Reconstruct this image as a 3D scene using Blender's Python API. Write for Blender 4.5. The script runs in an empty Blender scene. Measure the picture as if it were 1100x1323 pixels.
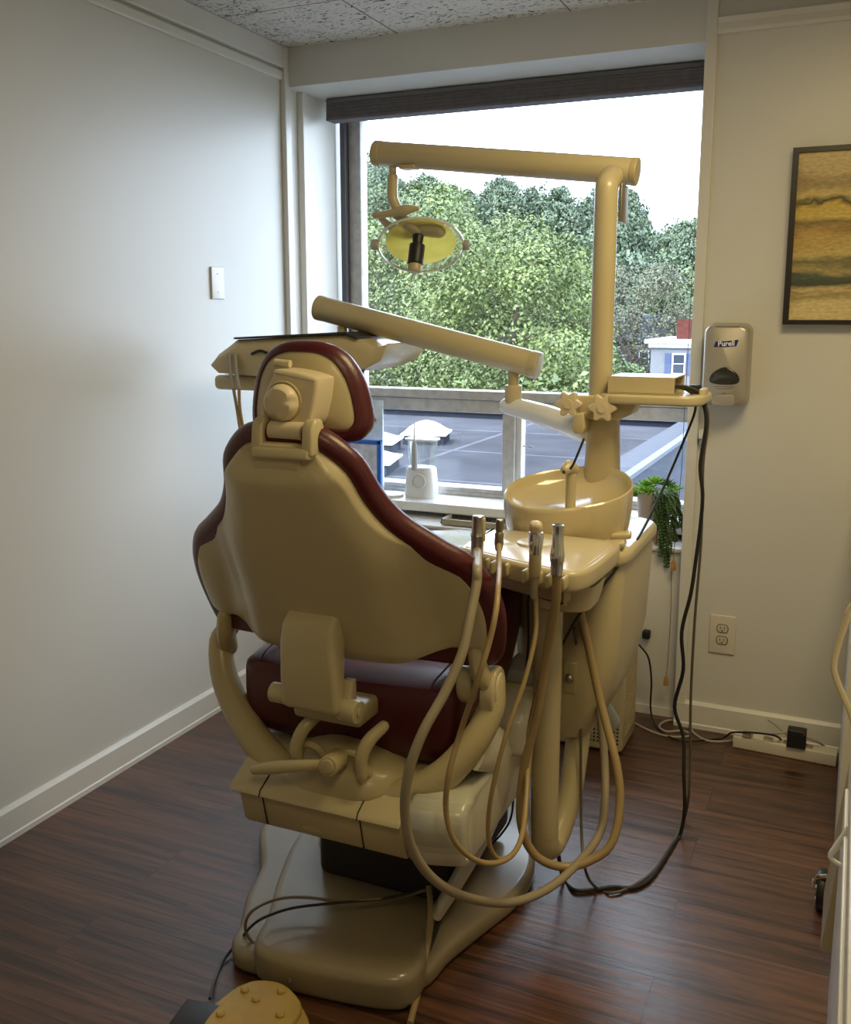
import bpy, bmesh, math, random
import numpy as np
from mathutils import Vector, Matrix
random.seed(7); rng = np.random.default_rng(7)
S = bpy.context.scene
COL = S.collection
PI = math.pi

# ------------------------------------------------------------------ materials
def newmat(name):
    m = bpy.data.materials.new(name); m.use_nodes = True
    nt = m.node_tree; b = nt.nodes['Principled BSDF']
    return m, nt, b
def M(name, c, r=.5, metal=0, coat=0, noise=0, nscale=8, bump=0, bscale=60, trans=0, sheen=0, spec=None):
    m, nt, b = newmat(name)
    b.inputs['Base Color'].default_value = (*c, 1); b.inputs['Roughness'].default_value = r
    b.inputs['Metallic'].default_value = metal; b.inputs['Coat Weight'].default_value = coat
    b.inputs['Coat Roughness'].default_value = .12
    b.inputs['Transmission Weight'].default_value = trans
    if spec is not None: b.inputs['Specular IOR Level'].default_value = spec
    if sheen: b.inputs['Sheen Weight'].default_value = sheen
    tc = nt.nodes.new('ShaderNodeTexCoord')
    if noise:
        n = nt.nodes.new('ShaderNodeTexNoise'); n.inputs['Scale'].default_value = nscale; n.inputs['Detail'].default_value = 4
        nt.links.new(tc.outputs['Object'], n.inputs['Vector'])
        r_ = nt.nodes.new('ShaderNodeValToRGB')
        r_.color_ramp.elements[0].position = .3; r_.color_ramp.elements[1].position = .7
        r_.color_ramp.elements[0].color = (*[x*(1-noise) for x in c], 1); r_.color_ramp.elements[1].color = (*[min(1, x*(1+noise)) for x in c], 1)
        nt.links.new(n.outputs['Fac'], r_.inputs['Fac']); nt.links.new(r_.outputs['Color'], b.inputs['Base Color'])
    if bump:
        n = nt.nodes.new('ShaderNodeTexNoise'); n.inputs['Scale'].default_value = bscale; n.inputs['Detail'].default_value = 3
        nt.links.new(tc.outputs['Object'], n.inputs['Vector'])
        bp = nt.nodes.new('ShaderNodeBump'); bp.inputs['Strength'].default_value = bump; bp.inputs['Distance'].default_value = .003
        nt.links.new(n.outputs['Fac'], bp.inputs['Height']); nt.links.new(bp.outputs['Normal'], b.inputs['Normal'])
    return m
def glassmat(name, tint=(1,1,1), gl=.08, rough=.02):
    m, nt, b = newmat(name); nt.nodes.remove(b)
    out = [n for n in nt.nodes if n.type == 'OUTPUT_MATERIAL'][0]
    t = nt.nodes.new('ShaderNodeBsdfTransparent'); t.inputs['Color'].default_value = (*tint, 1)
    g = nt.nodes.new('ShaderNodeBsdfGlossy'); g.inputs['Roughness'].default_value = rough
    lw = nt.nodes.new('ShaderNodeLayerWeight'); pw = nt.nodes.new('ShaderNodeMath'); pw.operation = 'POWER'; pw.inputs[1].default_value = 4
    f = nt.nodes.new('ShaderNodeMath'); f.operation = 'MULTIPLY_ADD'; f.inputs[1].default_value = .55; f.inputs[2].default_value = gl*.35
    nt.links.new(lw.outputs['Facing'], pw.inputs[0]); nt.links.new(pw.outputs[0], f.inputs[0])
    mx = nt.nodes.new('ShaderNodeMixShader')
    nt.links.new(f.outputs[0], mx.inputs[0]); nt.links.new(t.outputs[0], mx.inputs[1]); nt.links.new(g.outputs[0], mx.inputs[2])
    nt.links.new(mx.outputs[0], out.inputs['Surface'])
    return m
CREAM = M('cream_plastic', (.53, .45, .27), .34, coat=.25, noise=.04, nscale=3)
CREAM_D = M('cream_casting', (.47, .39, .215), .38, coat=.15, noise=.05, nscale=4)
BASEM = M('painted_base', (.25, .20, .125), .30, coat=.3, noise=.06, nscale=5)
IVORY = M('ivory_cover', (.62, .58, .47), .3, coat=.3)
KNOBM = M('ivory_knob', (.66, .56, .38), .38)
BURG = M('burgundy_vinyl', (.075, .007, .011), .36, coat=.12, bump=.15, bscale=220, noise=.06)
SEAM = M('burgundy_seam', (.05, .006, .01), .5)
BLACK = M('black_rubber', (.012, .012, .013), .45)
DARKM = M('dark_mechanism', (.02, .018, .016), .6)
HOSE = M('grey_tan_hose', (.30, .25, .17), .42, noise=.05)
HOSE2 = M('tan_hose', (.33, .235, .11), .4, noise=.05)
CHROME = M('chrome', (.75, .74, .70), .14, metal=1)
STEEL = M('brushed_steel', (.45, .43, .38), .32, metal=1)
WHITEP = M('white_plastic', (.80, .80, .80), .3, coat=.2)
GREYP = M('grey_plastic', (.35, .34, .33), .4)
WALLW = M('wall_paint', (.66, .645, .60), .40, noise=.012, nscale=2, bump=.05, bscale=150)
WALLB = M('wall_paint_warm', (.66, .61, .52), .5, noise=.012, nscale=2, bump=.05, bscale=150)
TRIM = M('trim_paint', (.70, .675, .62), .32, noise=.02, nscale=6)
FRAMEW = M('weathered_window_paint', (.50, .48, .46), .5, noise=.16, nscale=30)
FRAMED = M('dark_window_channel', (.10, .10, .12), .45)
SILLM = M('sill_paint', (.78, .77, .74), .3, noise=.03, nscale=12)
SHADE = M('blind_fabric', (.13, .115, .12), .7, noise=.12, nscale=40)
GLASS = glassmat('window_glass')
CLEAR = glassmat('clear_plastic', (.97, .98, .98), .25, .06)
WRAP = M('plastic_wrap', (.80, .82, .84), .18, coat=.5, bump=.8, bscale=25)
YELLOWREF = M('yellow_reflector', (.80, .62, .10), .25)
_b = YELLOWREF.node_tree.nodes['Principled BSDF']; _t = YELLOWREF.node_tree.nodes.new('ShaderNodeBsdfTranslucent'); _t.inputs['Color'].default_value = (.95, .78, .16, 1)
_m = YELLOWREF.node_tree.nodes.new('ShaderNodeMixShader'); _m.inputs[0].default_value = .6
YELLOWREF.node_tree.links.new(_b.outputs[0], _m.inputs[1]); YELLOWREF.node_tree.links.new(_t.outputs[0], _m.inputs[2])
YELLOWREF.node_tree.links.new(_m.outputs[0], [n for n in YELLOWREF.node_tree.nodes if n.type == 'OUTPUT_MATERIAL'][0].inputs['Surface'])
WOOD = M('stand_wood', (.42, .17, .06), .5, noise=.15, nscale=30)
TASSEL = M('tassel_wood', (.42, .22, .07), .4)
BRICK = M('chimney_brick', (.06, .022, .018), .9, spec=0, noise=.2, nscale=6)
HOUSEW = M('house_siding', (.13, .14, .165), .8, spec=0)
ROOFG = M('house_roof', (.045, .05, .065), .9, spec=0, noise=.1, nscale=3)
BARK = M('bark', (.06, .045, .035), .9, noise=.3, nscale=8)
PEDAL = M('pedal_cream', (.42, .29, .085), .5, noise=.08, nscale=20)
LABELW = M('white_label', (.85, .85, .86), .5)
BLUEF = M('blue_frame', (.02, .13, .55), .35)
POTM = M('pot_ceramic', (.55, .47, .38), .5)
SILVER = M('dispenser_silver', (.42, .385, .33), .34, metal=.35, coat=.2)
DKWIN = M('smoked_window', (.03, .026, .022), .12, coat=.5)
NAVY = M('logo_navy', (.012, .018, .16), .4)
OUTW = M('outlet_plate', (.66, .60, .50), .4)
LEDR = M('led_red', (.6, .02, .02), .4)
DKFRAME = M('picture_frame_wood', (.012, .006, .005), .4)

def floor_mat():
    m, nt, b = newmat('vinyl_planks'); N = nt.nodes.new; L = nt.links.new
    tc = N('ShaderNodeTexCoord')
    br = N('ShaderNodeTexBrick'); br.inputs['Scale'].default_value = 1
    br.inputs['Brick Width'].default_value = 1.22; br.inputs['Row Height'].default_value = .152
    br.inputs['Mortar Size'].default_value = .0012; br.inputs['Mortar Smooth'].default_value = .3
    br.offset = .37; br.inputs['Color1'].default_value = (0, 0, 0, 1); br.inputs['Color2'].default_value = (1, 1, 1, 1)
    br.inputs['Mortar'].default_value = (.5, .5, .5, 1)
    L(tc.outputs['Object'], br.inputs['Vector'])
    mp = N('ShaderNodeMapping'); mp.inputs['Scale'].default_value = (1.5, 27, 1)
    L(tc.outputs['Object'], mp.inputs['Vector'])
    ad = N('ShaderNodeVectorMath'); ad.operation = 'ADD'
    sc = N('ShaderNodeVectorMath'); sc.operation = 'SCALE'; sc.inputs['Scale'].default_value = 9
    L(br.outputs['Color'], sc.inputs[0]); L(mp.outputs[0], ad.inputs[0]); L(sc.outputs[0], ad.inputs[1])
    n = N('ShaderNodeTexNoise'); n.inputs['Scale'].default_value = 1.6; n.inputs['Detail'].default_value = 9; n.inputs['Roughness'].default_value = .62
    n.inputs['Distortion'].default_value = .7
    L(ad.outputs[0], n.inputs['Vector'])
    r = N('ShaderNodeValToRGB'); e = r.color_ramp.elements
    e[0].position = .32; e[0].color = (.014, .009, .006, 1); e[1].position = .68; e[1].color = (.150, .064, .030, 1)
    k = e.new(.48); k.color = (.074, .030, .016, 1)
    k = e.new(.40); k.color = (.038, .017, .010, 1)
    L(n.outputs['Fac'], r.inputs['Fac'])
    mx = N('ShaderNodeMix'); mx.data_type = 'RGBA'; mx.blend_type = 'MULTIPLY'; mx.inputs[0].default_value = 1
    L(r.outputs['Color'], mx.inputs[6])
    r2 = N('ShaderNodeValToRGB'); r2.color_ramp.elements[0].color = (.82, .80, .80, 1); r2.color_ramp.elements[1].color = (1.15, 1.12, 1.1, 1)
    L(br.outputs['Color'], r2.inputs['Fac']); L(r2.outputs['Color'], mx.inputs[7])
    mx2 = N('ShaderNodeMix'); mx2.data_type = 'RGBA'; L(br.outputs['Fac'], mx2.inputs[0]); L(mx.outputs[2], mx2.inputs[6]); mx2.inputs[7].default_value = (.015, .008, .006, 1)
    L(mx2.outputs[2], b.inputs['Base Color'])
    rr = N('ShaderNodeMapRange'); rr.inputs[3].default_value = .24; rr.inputs[4].default_value = .44
    L(n.outputs['Fac'], rr.inputs[0]); L(rr.outputs[0], b.inputs['Roughness'])
    bp = N('ShaderNodeBump'); bp.inputs['Strength'].default_value = .5; bp.inputs['Distance'].default_value = .002
    L(n.outputs['Fac'], bp.inputs['Height']); L(bp.outputs[0], b.inputs['Normal'])
    b.inputs['Specular IOR Level'].default_value = .8
    return m
def ceil_mat():
    m, nt, b = newmat('acoustic_tile'); N = nt.nodes.new; L = nt.links.new
    tc = N('ShaderNodeTexCoord'); mp = N('ShaderNodeMapping'); mp.inputs['Scale'].default_value = (26, 62, 1); mp.inputs['Rotation'].default_value = (0, 0, .3)
    L(tc.outputs['Object'], mp.inputs[0])
    n = N('ShaderNodeTexNoise'); n.inputs['Scale'].default_value = 1; n.inputs['Detail'].default_value = 2; n.inputs['Distortion'].default_value = 2.2
    L(mp.outputs[0], n.inputs['Vector'])
    r = N('ShaderNodeValToRGB'); e = r.color_ramp.elements; e[0].position = .36; e[0].color = (.06, .05, .04, 1); e[1].position = .40; e[1].color = (.66, .63, .58, 1)
    L(n.outputs['Fac'], r.inputs['Fac'])
    br = N('ShaderNodeTexBrick'); br.offset = 0; br.inputs['Scale'].default_value = 1; br.inputs['Brick Width'].default_value = .61; br.inputs['Row Height'].default_value = .61
    br.inputs['Mortar Size'].default_value = .003
    L(tc.outputs['Object'], br.inputs['Vector'])
    mx = N('ShaderNodeMix'); mx.data_type = 'RGBA'; L(br.outputs['Fac'], mx.inputs[0]); L(r.outputs['Color'], mx.inputs[6]); mx.inputs[7].default_value = (.18, .15, .13, 1)
    L(mx.outputs[2], b.inputs['Base Color']); b.inputs['Roughness'].default_value = .9
    bp = N('ShaderNodeBump'); bp.inputs['Distance'].default_value = .004; L(r.outputs['Color'], bp.inputs['Height']); L(bp.outputs[0], b.inputs['Normal'])
    return m
def roof_mat():
    m, nt, b = newmat('roof_membrane'); N = nt.nodes.new; L = nt.links.new
    tc = N('ShaderNodeTexCoord'); br = N('ShaderNodeTexBrick'); br.offset = 0; br.inputs['Scale'].default_value = 1
    br.inputs['Brick Width'].default_value = 4.2; br.inputs['Row Height'].default_value = 2.3; br.inputs['Mortar Size'].default_value = .035
    br.inputs['Color1'].default_value = (.040, .042, .050, 1); br.inputs['Color2'].default_value = (.048, .050, .060, 1); br.inputs['Mortar'].default_value = (.074, .078, .090, 1)
    L(tc.outputs['Object'], br.inputs['Vector'])
    n = N('ShaderNodeTexNoise'); n.inputs['Scale'].default_value = .9; n.inputs['Detail'].default_value = 6; L(tc.outputs['Object'], n.inputs['Vector'])
    mx = N('ShaderNodeMix'); mx.data_type = 'RGBA'; mx.blend_type = 'OVERLAY'; mx.inputs[0].default_value = .55
    L(br.outputs['Color'], mx.inputs[6]); L(n.outputs['Fac'], mx.inputs[7]); L(mx.outputs[2], b.inputs['Base Color']); b.inputs['Roughness'].default_value = .95; b.inputs['Specular IOR Level'].default_value = 0
    return m
def leaf_mat(name, c0, c1, scale=.9, patch=None):
    m, nt, b = newmat(name); N = nt.nodes.new; L = nt.links.new
    tc = N('ShaderNodeTexCoord'); n = N('ShaderNodeTexNoise'); n.inputs['Scale'].default_value = scale; n.inputs['Detail'].default_value = 5
    L(tc.outputs['Object'], n.inputs['Vector'])
    r = N('ShaderNodeValToRGB'); e = r.color_ramp.elements; e[0].position = .36; e[0].color = (*c0, 1); e[1].position = .66; e[1].color = (*c1, 1)
    L(n.outputs['Fac'], r.inputs['Fac']); L(r.outputs['Color'], b.inputs['Base Color']); b.inputs['Roughness'].default_value = .55
    return m
def painting_mat():
    m, nt, b = newmat('painted_canvas'); N = nt.nodes.new; L = nt.links.new
    tc = N('ShaderNodeTexCoord'); sp = N('ShaderNodeSeparateXYZ'); L(tc.outputs['Generated'], sp.inputs[0])
    mp = N('ShaderNodeMapping'); mp.inputs['Scale'].default_value = (2.2, 1, 6); L(tc.outputs['Generated'], mp.inputs[0])
    n = N('ShaderNodeTexNoise'); n.inputs['Scale'].default_value = 1.5; n.inputs['Detail'].default_value = 7; n.inputs['Distortion'].default_value = .8; L(mp.outputs[0], n.inputs['Vector'])
    s1 = N('ShaderNodeMath'); s1.operation = 'MULTIPLY_ADD'; s1.inputs[1].default_value = .20; s1.inputs[2].default_value = -.10; L(n.outputs['Fac'], s1.inputs[0])
    ad = N('ShaderNodeMath'); ad.operation = 'ADD'; L(sp.outputs['Z'], ad.inputs[0]); L(s1.outputs[0], ad.inputs[1])
    r = N('ShaderNodeValToRGB'); e = r.color_ramp.elements
    stops = [(0, (0.651,0.527,0.248)), (.10, (0.62,0.496,0.217)), (.15, (0.31,0.232,0.093)), (.18, (0.558,0.434,0.186)), (.22, (0.046,0.054,0.031)), (.27, (0.078,0.093,0.062)), (.31, (0.388,0.295,0.109)),
             (.36, (0.155,0.139,0.062)), (.40, (0.527,0.403,0.139)), (.50, (0.465,0.295,0.078)), (.56, (0.202,0.139,0.046)), (.60, (0.62,0.449,0.109)), (.66, (0.558,0.388,0.078)), (.685, (0.046,0.046,0.019)),
             (.72, (0.62,0.465,0.155)), (.80, (0.341,0.248,0.109)), (.88, (0.558,0.419,0.202)), (1, (0.62,0.48,0.232))]
    e[0].position = 0; e[0].color = (*stops[0][1], 1); e[1].position = 1; e[1].color = (*stops[-1][1], 1)
    for p_, c in stops[1:-1]:
        k = e.new(p_); k.color = (*c, 1)
    L(ad.outputs[0], r.inputs['Fac'])
    n2 = N('ShaderNodeTexNoise'); n2.inputs['Scale'].default_value = 14; n2.inputs['Detail'].default_value = 5; L(mp.outputs[0], n2.inputs['Vector'])
    mx = N('ShaderNodeMix'); mx.data_type = 'RGBA'; mx.blend_type = 'OVERLAY'; mx.inputs[0].default_value = .6
    L(r.outputs['Color'], mx.inputs[6]); L(n2.outputs['Fac'], mx.inputs[7]); L(mx.outputs[2], b.inputs['Base Color']); b.inputs['Roughness'].default_value = .6
    return m
def pot_mat():
    m, nt, b = newmat('chevron_pot'); N = nt.nodes.new; L = nt.links.new
    tc = N('ShaderNodeTexCoord'); w = N('ShaderNodeTexWave'); w.inputs['Scale'].default_value = 45; w.inputs['Distortion'].default_value = 3; w.inputs['Detail'].default_value = 1
    mp = N('ShaderNodeMapping'); mp.inputs['Rotation'].default_value = (0, .6, .3); L(tc.outputs['Object'], mp.inputs[0]); L(mp.outputs[0], w.inputs['Vector'])
    r = N('ShaderNodeValToRGB'); r.color_ramp.elements[0].color = (.30, .22, .16, 1); r.color_ramp.elements[1].color = (.62, .54, .46, 1)
    L(w.outputs['Color'], r.inputs['Fac']); L(r.outputs['Color'], b.inputs['Base Color']); b.inputs['Roughness'].default_value = .6
    return m

# ------------------------------------------------------------------ scene tree
def origin(o):
    v = Vector((0, 0, 0))
    while o is not None: v = v + o.location; o = o.parent
    return v
def thing(name, label, cat, loc, group=None):
    o = bpy.data.objects.new(name, None); COL.objects.link(o); o.location = loc; o.empty_display_size = .05
    o['label'] = label; o['category'] = cat
    if group: o['group'] = group
    return o
def obj(name, bm, mat, parent=None, smooth=True, label=None, bevel=0, sub=0, angle=.6):
    """Link a bmesh built in world coordinates as ONE mesh object, its origin at its parent's base."""
    bmesh.ops.remove_doubles(bm, verts=bm.verts, dist=1e-6)
    bmesh.ops.recalc_face_normals(bm, faces=bm.faces)
    off = origin(parent) if parent else Vector((0, 0, 0))
    if not parent:
        zs = [v.co.z for v in bm.verts]; xs = [v.co.x for v in bm.verts]; ys = [v.co.y for v in bm.verts]
        off = Vector(((min(xs)+max(xs))/2, (min(ys)+max(ys))/2, min(zs)))
    for v in bm.verts: v.co -= off
    me = bpy.data.meshes.new(name); bm.to_mesh(me); bm.free()
    if smooth:
        for p_ in me.polygons: p_.use_smooth = True
    mats = mat if isinstance(mat, (list, tuple)) else [mat]
    for x in mats: me.materials.append(x)
    o = bpy.data.objects.new(name, me); COL.objects.link(o)
    if parent: o.parent = parent
    else: o.location = off
    if bevel:
        b = o.modifiers.new('bevel', 'BEVEL'); b.width = bevel; b.segments = 3; b.limit_method = 'ANGLE'; b.angle_limit = .7; b.harden_normals = False
    if sub:
        b = o.modifiers.new('subsurf', 'SUBSURF'); b.levels = sub; b.render_levels = sub
    if smooth and not sub:
        es = o.modifiers.new('split', 'EDGE_SPLIT'); es.split_angle = angle if not bevel else 1.2
    if label: o['label'] = label
    return o
def tag(o, label, cat, group=None):
    o['label'] = label; o['category'] = cat
    if group: o['group'] = group
    return o
def struct(name, bm, mat, **k):
    k.setdefault('smooth', False)
    o = obj(name, bm, mat, **k); o['kind'] = 'structure'; return o

# ------------------------------------------------------------------ shapes
def NB(): return bmesh.new()
def box(bm, x0, x1, y0, y1, z0, z1):
    vs = [bm.verts.new(p_) for p_ in ((x0,y0,z0),(x1,y0,z0),(x1,y1,z0),(x0,y1,z0),(x0,y0,z1),(x1,y0,z1),(x1,y1,z1),(x0,y1,z1))]
    for f in ((0,3,2,1),(4,5,6,7),(0,1,5,4),(1,2,6,5),(2,3,7,6),(3,0,4,7)): bm.faces.new([vs[i] for i in f])
    return bm
def obox(bm, c, size, rot=(0,0,0)):
    R_ = Matrix.Translation(c) @ __import__('mathutils').Euler(rot).to_matrix().to_4x4()
    b2 = NB(); box(b2, -size[0]/2, size[0]/2, -size[1]/2, size[1]/2, -size[2]/2, size[2]/2)
    vs = {}
    for v in b2.verts: vs[v] = bm.verts.new(R_ @ v.co)
    for f in b2.faces: bm.faces.new([vs[v] for v in f.verts])
    b2.free(); return bm
def loft(bm, rings, cap=True, closed=True):
    rv = [[bm.verts.new(p_) for p_ in r] for r in rings]
    n = len(rv[0])
    for a, b in zip(rv, rv[1:]):
        for i in range(n if closed else n-1):
            j = (i+1) % n
            try: bm.faces.new((a[i], a[j], b[j], b[i]))
            except ValueError: pass
    if cap:
        for r in (rv[0], rv[-1]):
            try: bm.faces.new(r)
            except ValueError: pass
    return rv
def catmull(pts, per=6):
    P = [Vector(p_) for p_ in pts]
    if len(P) < 3: return P
    Q = [2*P[0]-P[1]] + P + [2*P[-1]-P[-2]]
    out = []
    for i in range(1, len(Q)-2):
        a, b, c, d = Q[i-1:i+3]
        for k in range(per):
            t = k/per
            out.append(.5*((2*b) + (c-a)*t + (2*a-5*b+4*c-d)*t*t + (3*b-a-3*c+d)*t**3))
    out.append(P[-1]); return out
def interp(vals, n):
    m = len(vals)
    if m == 1: return [vals[0]]*n
    return [vals[min(m-2, int(i/(n-1)*(m-1)))]*(1-((i/(n-1)*(m-1)) - min(m-2, int(i/(n-1)*(m-1))))) + vals[min(m-2, int(i/(n-1)*(m-1)))+1]*((i/(n-1)*(m-1)) - min(m-2, int(i/(n-1)*(m-1)))) for i in range(n)]
def tube(bm, pts, r, seg=12, smooth=6, flat=1, up=None, rounded=False):
    """A round (or flattened) tube swept along the points."""
    P = catmull(pts, smooth) if smooth else [Vector(p_) for p_ in pts]
    R_ = interp(r if isinstance(r, (list, tuple)) else [r], len(P)) if not isinstance(r, float) else [r]*len(P)
    if rounded:
        a = (P[0]-P[1]).normalized(); b = (P[-1]-P[-2]).normalized(); r0, r1 = R_[0], R_[-1]
        st = [(r0*math.cos(t), r0*max(.02, math.sin(t))) for t in (0.0, .35, .75, 1.15)]
        en = [(r1*math.cos(t), r1*max(.02, math.sin(t))) for t in (1.15, .75, .35, 0.0)]
        P = [P[0]+a*d for d, _ in st] + P + [P[-1]+b*d for d, _ in en]
        R_ = [q for _, q in st] + list(R_) + [q for _, q in en]
    rings = []; nprev = None
    for i, p_ in enumerate(P):
        t = (P[min(i+1, len(P)-1)] - P[max(i-1, 0)])
        if t.length < 1e-9: t = Vector((0,0,1))
        t.normalize()
        if nprev is None:
            u = Vector(up) if up else (Vector((0,0,1)) if abs(t.z) < .9 else Vector((0,1,0)))
            nrm = (u - t*u.dot(t)).normalized()
        else: nrm = (nprev - t*nprev.dot(t)).normalized()
        if up:
            u = Vector(up); w = u - t*u.dot(t)
            if w.length > .05: nrm = w.normalized()
        nprev = nrm; bi = t.cross(nrm)
        rings.append([p_ + nrm*math.cos(2*PI*k/seg)*R_[i] + bi*math.sin(2*PI*k/seg)*R_[i]*flat for k in range(seg)])
    loft(bm, rings); return bm
def cyl(bm, a, b, r, seg=24, r2=None):
    a = Vector(a); b = Vector(b); t = (b-a).normalized()
    u = Vector((0,0,1)) if abs(t.z) < .9 else Vector((1,0,0))
    n = (u-t*u.dot(t)).normalized(); c = t.cross(n); r2 = r if r2 is None else r2
    rings = [[p_ + n*math.cos(2*PI*k/seg)*q + c*math.sin(2*PI*k/seg)*q for k in range(seg)] for p_, q in ((a, r), (b, r2))]
    loft(bm, rings); return bm
def lathe(bm, prof, c, axis=(0,0,1), seg=32, sx=1, sy=1):
    """prof: (radius, height) pairs along the axis."""
    t = Vector(axis).normalized(); u = Vector((1,0,0)) if abs(t.x) < .9 else Vector((0,0,1))
    n = (u-t*u.dot(t)).normalized(); m = t.cross(n); c = Vector(c)
    rings = [[c + t*h + n*math.cos(2*PI*k/seg)*max(r, 1e-4)*sx + m*math.sin(2*PI*k/seg)*max(r, 1e-4)*sy for k in range(seg)] for r, h in prof]
    loft(bm, rings, cap=True); return bm
def rrect(w, d, r, n=5):
    """A rounded rectangle outline centred on 0."""
    out = []
    for cx, cy, a0 in ((w/2-r, d/2-r, 0), (-w/2+r, d/2-r, PI/2), (-w/2+r, -d/2+r, PI), (w/2-r, -d/2+r, 1.5*PI)):
        for k in range(n+1):
            a = a0 + PI/2*k/n; out.append((cx+r*math.cos(a), cy+r*math.sin(a)))
    return out
def pillow_prism(bm, outline, z0, z1, r, tf=None, inset_top=None, steps=4):
    """Extrude an outline between z0 and z1 with rounded edges of radius r (top and bottom); tf maps (x,y,z) to the world."""
    tf = tf or (lambda x, y, z: Vector((x, y, z)))
    n = len(outline)
    nor = []
    area = sum(outline[i][0]*outline[(i+1) % n][1]-outline[(i+1) % n][0]*outline[i][1] for i in range(n))
    sg = 1 if area > 0 else -1
    for i in range(n):
        a = outline[i-1]; b = outline[(i+1) % n]; tx, ty = b[0]-a[0], b[1]-a[1]; l = math.hypot(tx, ty) or 1
        nor.append((ty/l*sg, -tx/l*sg))
    def ring(ins, z): return [tf(outline[i][0]-nor[i][0]*ins, outline[i][1]-nor[i][1]*ins, z) for i in range(n)]
    rings = []
    for k in range(steps+1):
        t = PI/2*k/steps; rings.append(ring(r*(1-math.sin(t)), z0 + r*(1-math.cos(t))))
    for k in range(steps+1):
        t = PI/2*k/steps; rings.append(ring(r*(1-math.cos(t)), z1 - r*(1-math.sin(t))))
    loft(bm, rings); return bm
def smooth_outline(pts, per=6):
    P = [Vector((a, b, 0)) for a, b in pts]; n = len(P); out = []
    for i in range(n):
        a, b, c, d = P[i-1], P[i], P[(i+1) % n], P[(i+2) % n]
        for k in range(per):
            t = k/per; q = .5*((2*b) + (c-a)*t + (2*a-5*b+4*c-d)*t*t + (3*b-a-3*c+d)*t**3)
            out.append((q.x, q.y))
    return out
def text_mesh(name, s, size, mat, parent, mtx, label=None, bold=0):
    cu = bpy.data.curves.new(name, 'FONT'); cu.body = s; cu.size = size; cu.extrude = .0004; cu.offset = bold; cu.align_x = 'CENTER'; cu.align_y = 'CENTER'
    o = bpy.data.objects.new(name, cu); COL.objects.link(o)
    bpy.context.view_layer.update()
    me = bpy.data.meshes.new_from_object(o.evaluated_get(bpy.context.evaluated_depsgraph_get()))
    bpy.data.objects.remove(o)
    bm = NB(); bm.from_mesh(me); bmesh.ops.transform(bm, matrix=mtx, verts=bm.verts)
    return obj(name, bm, mat, parent, smooth=False, label=label)
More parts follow.
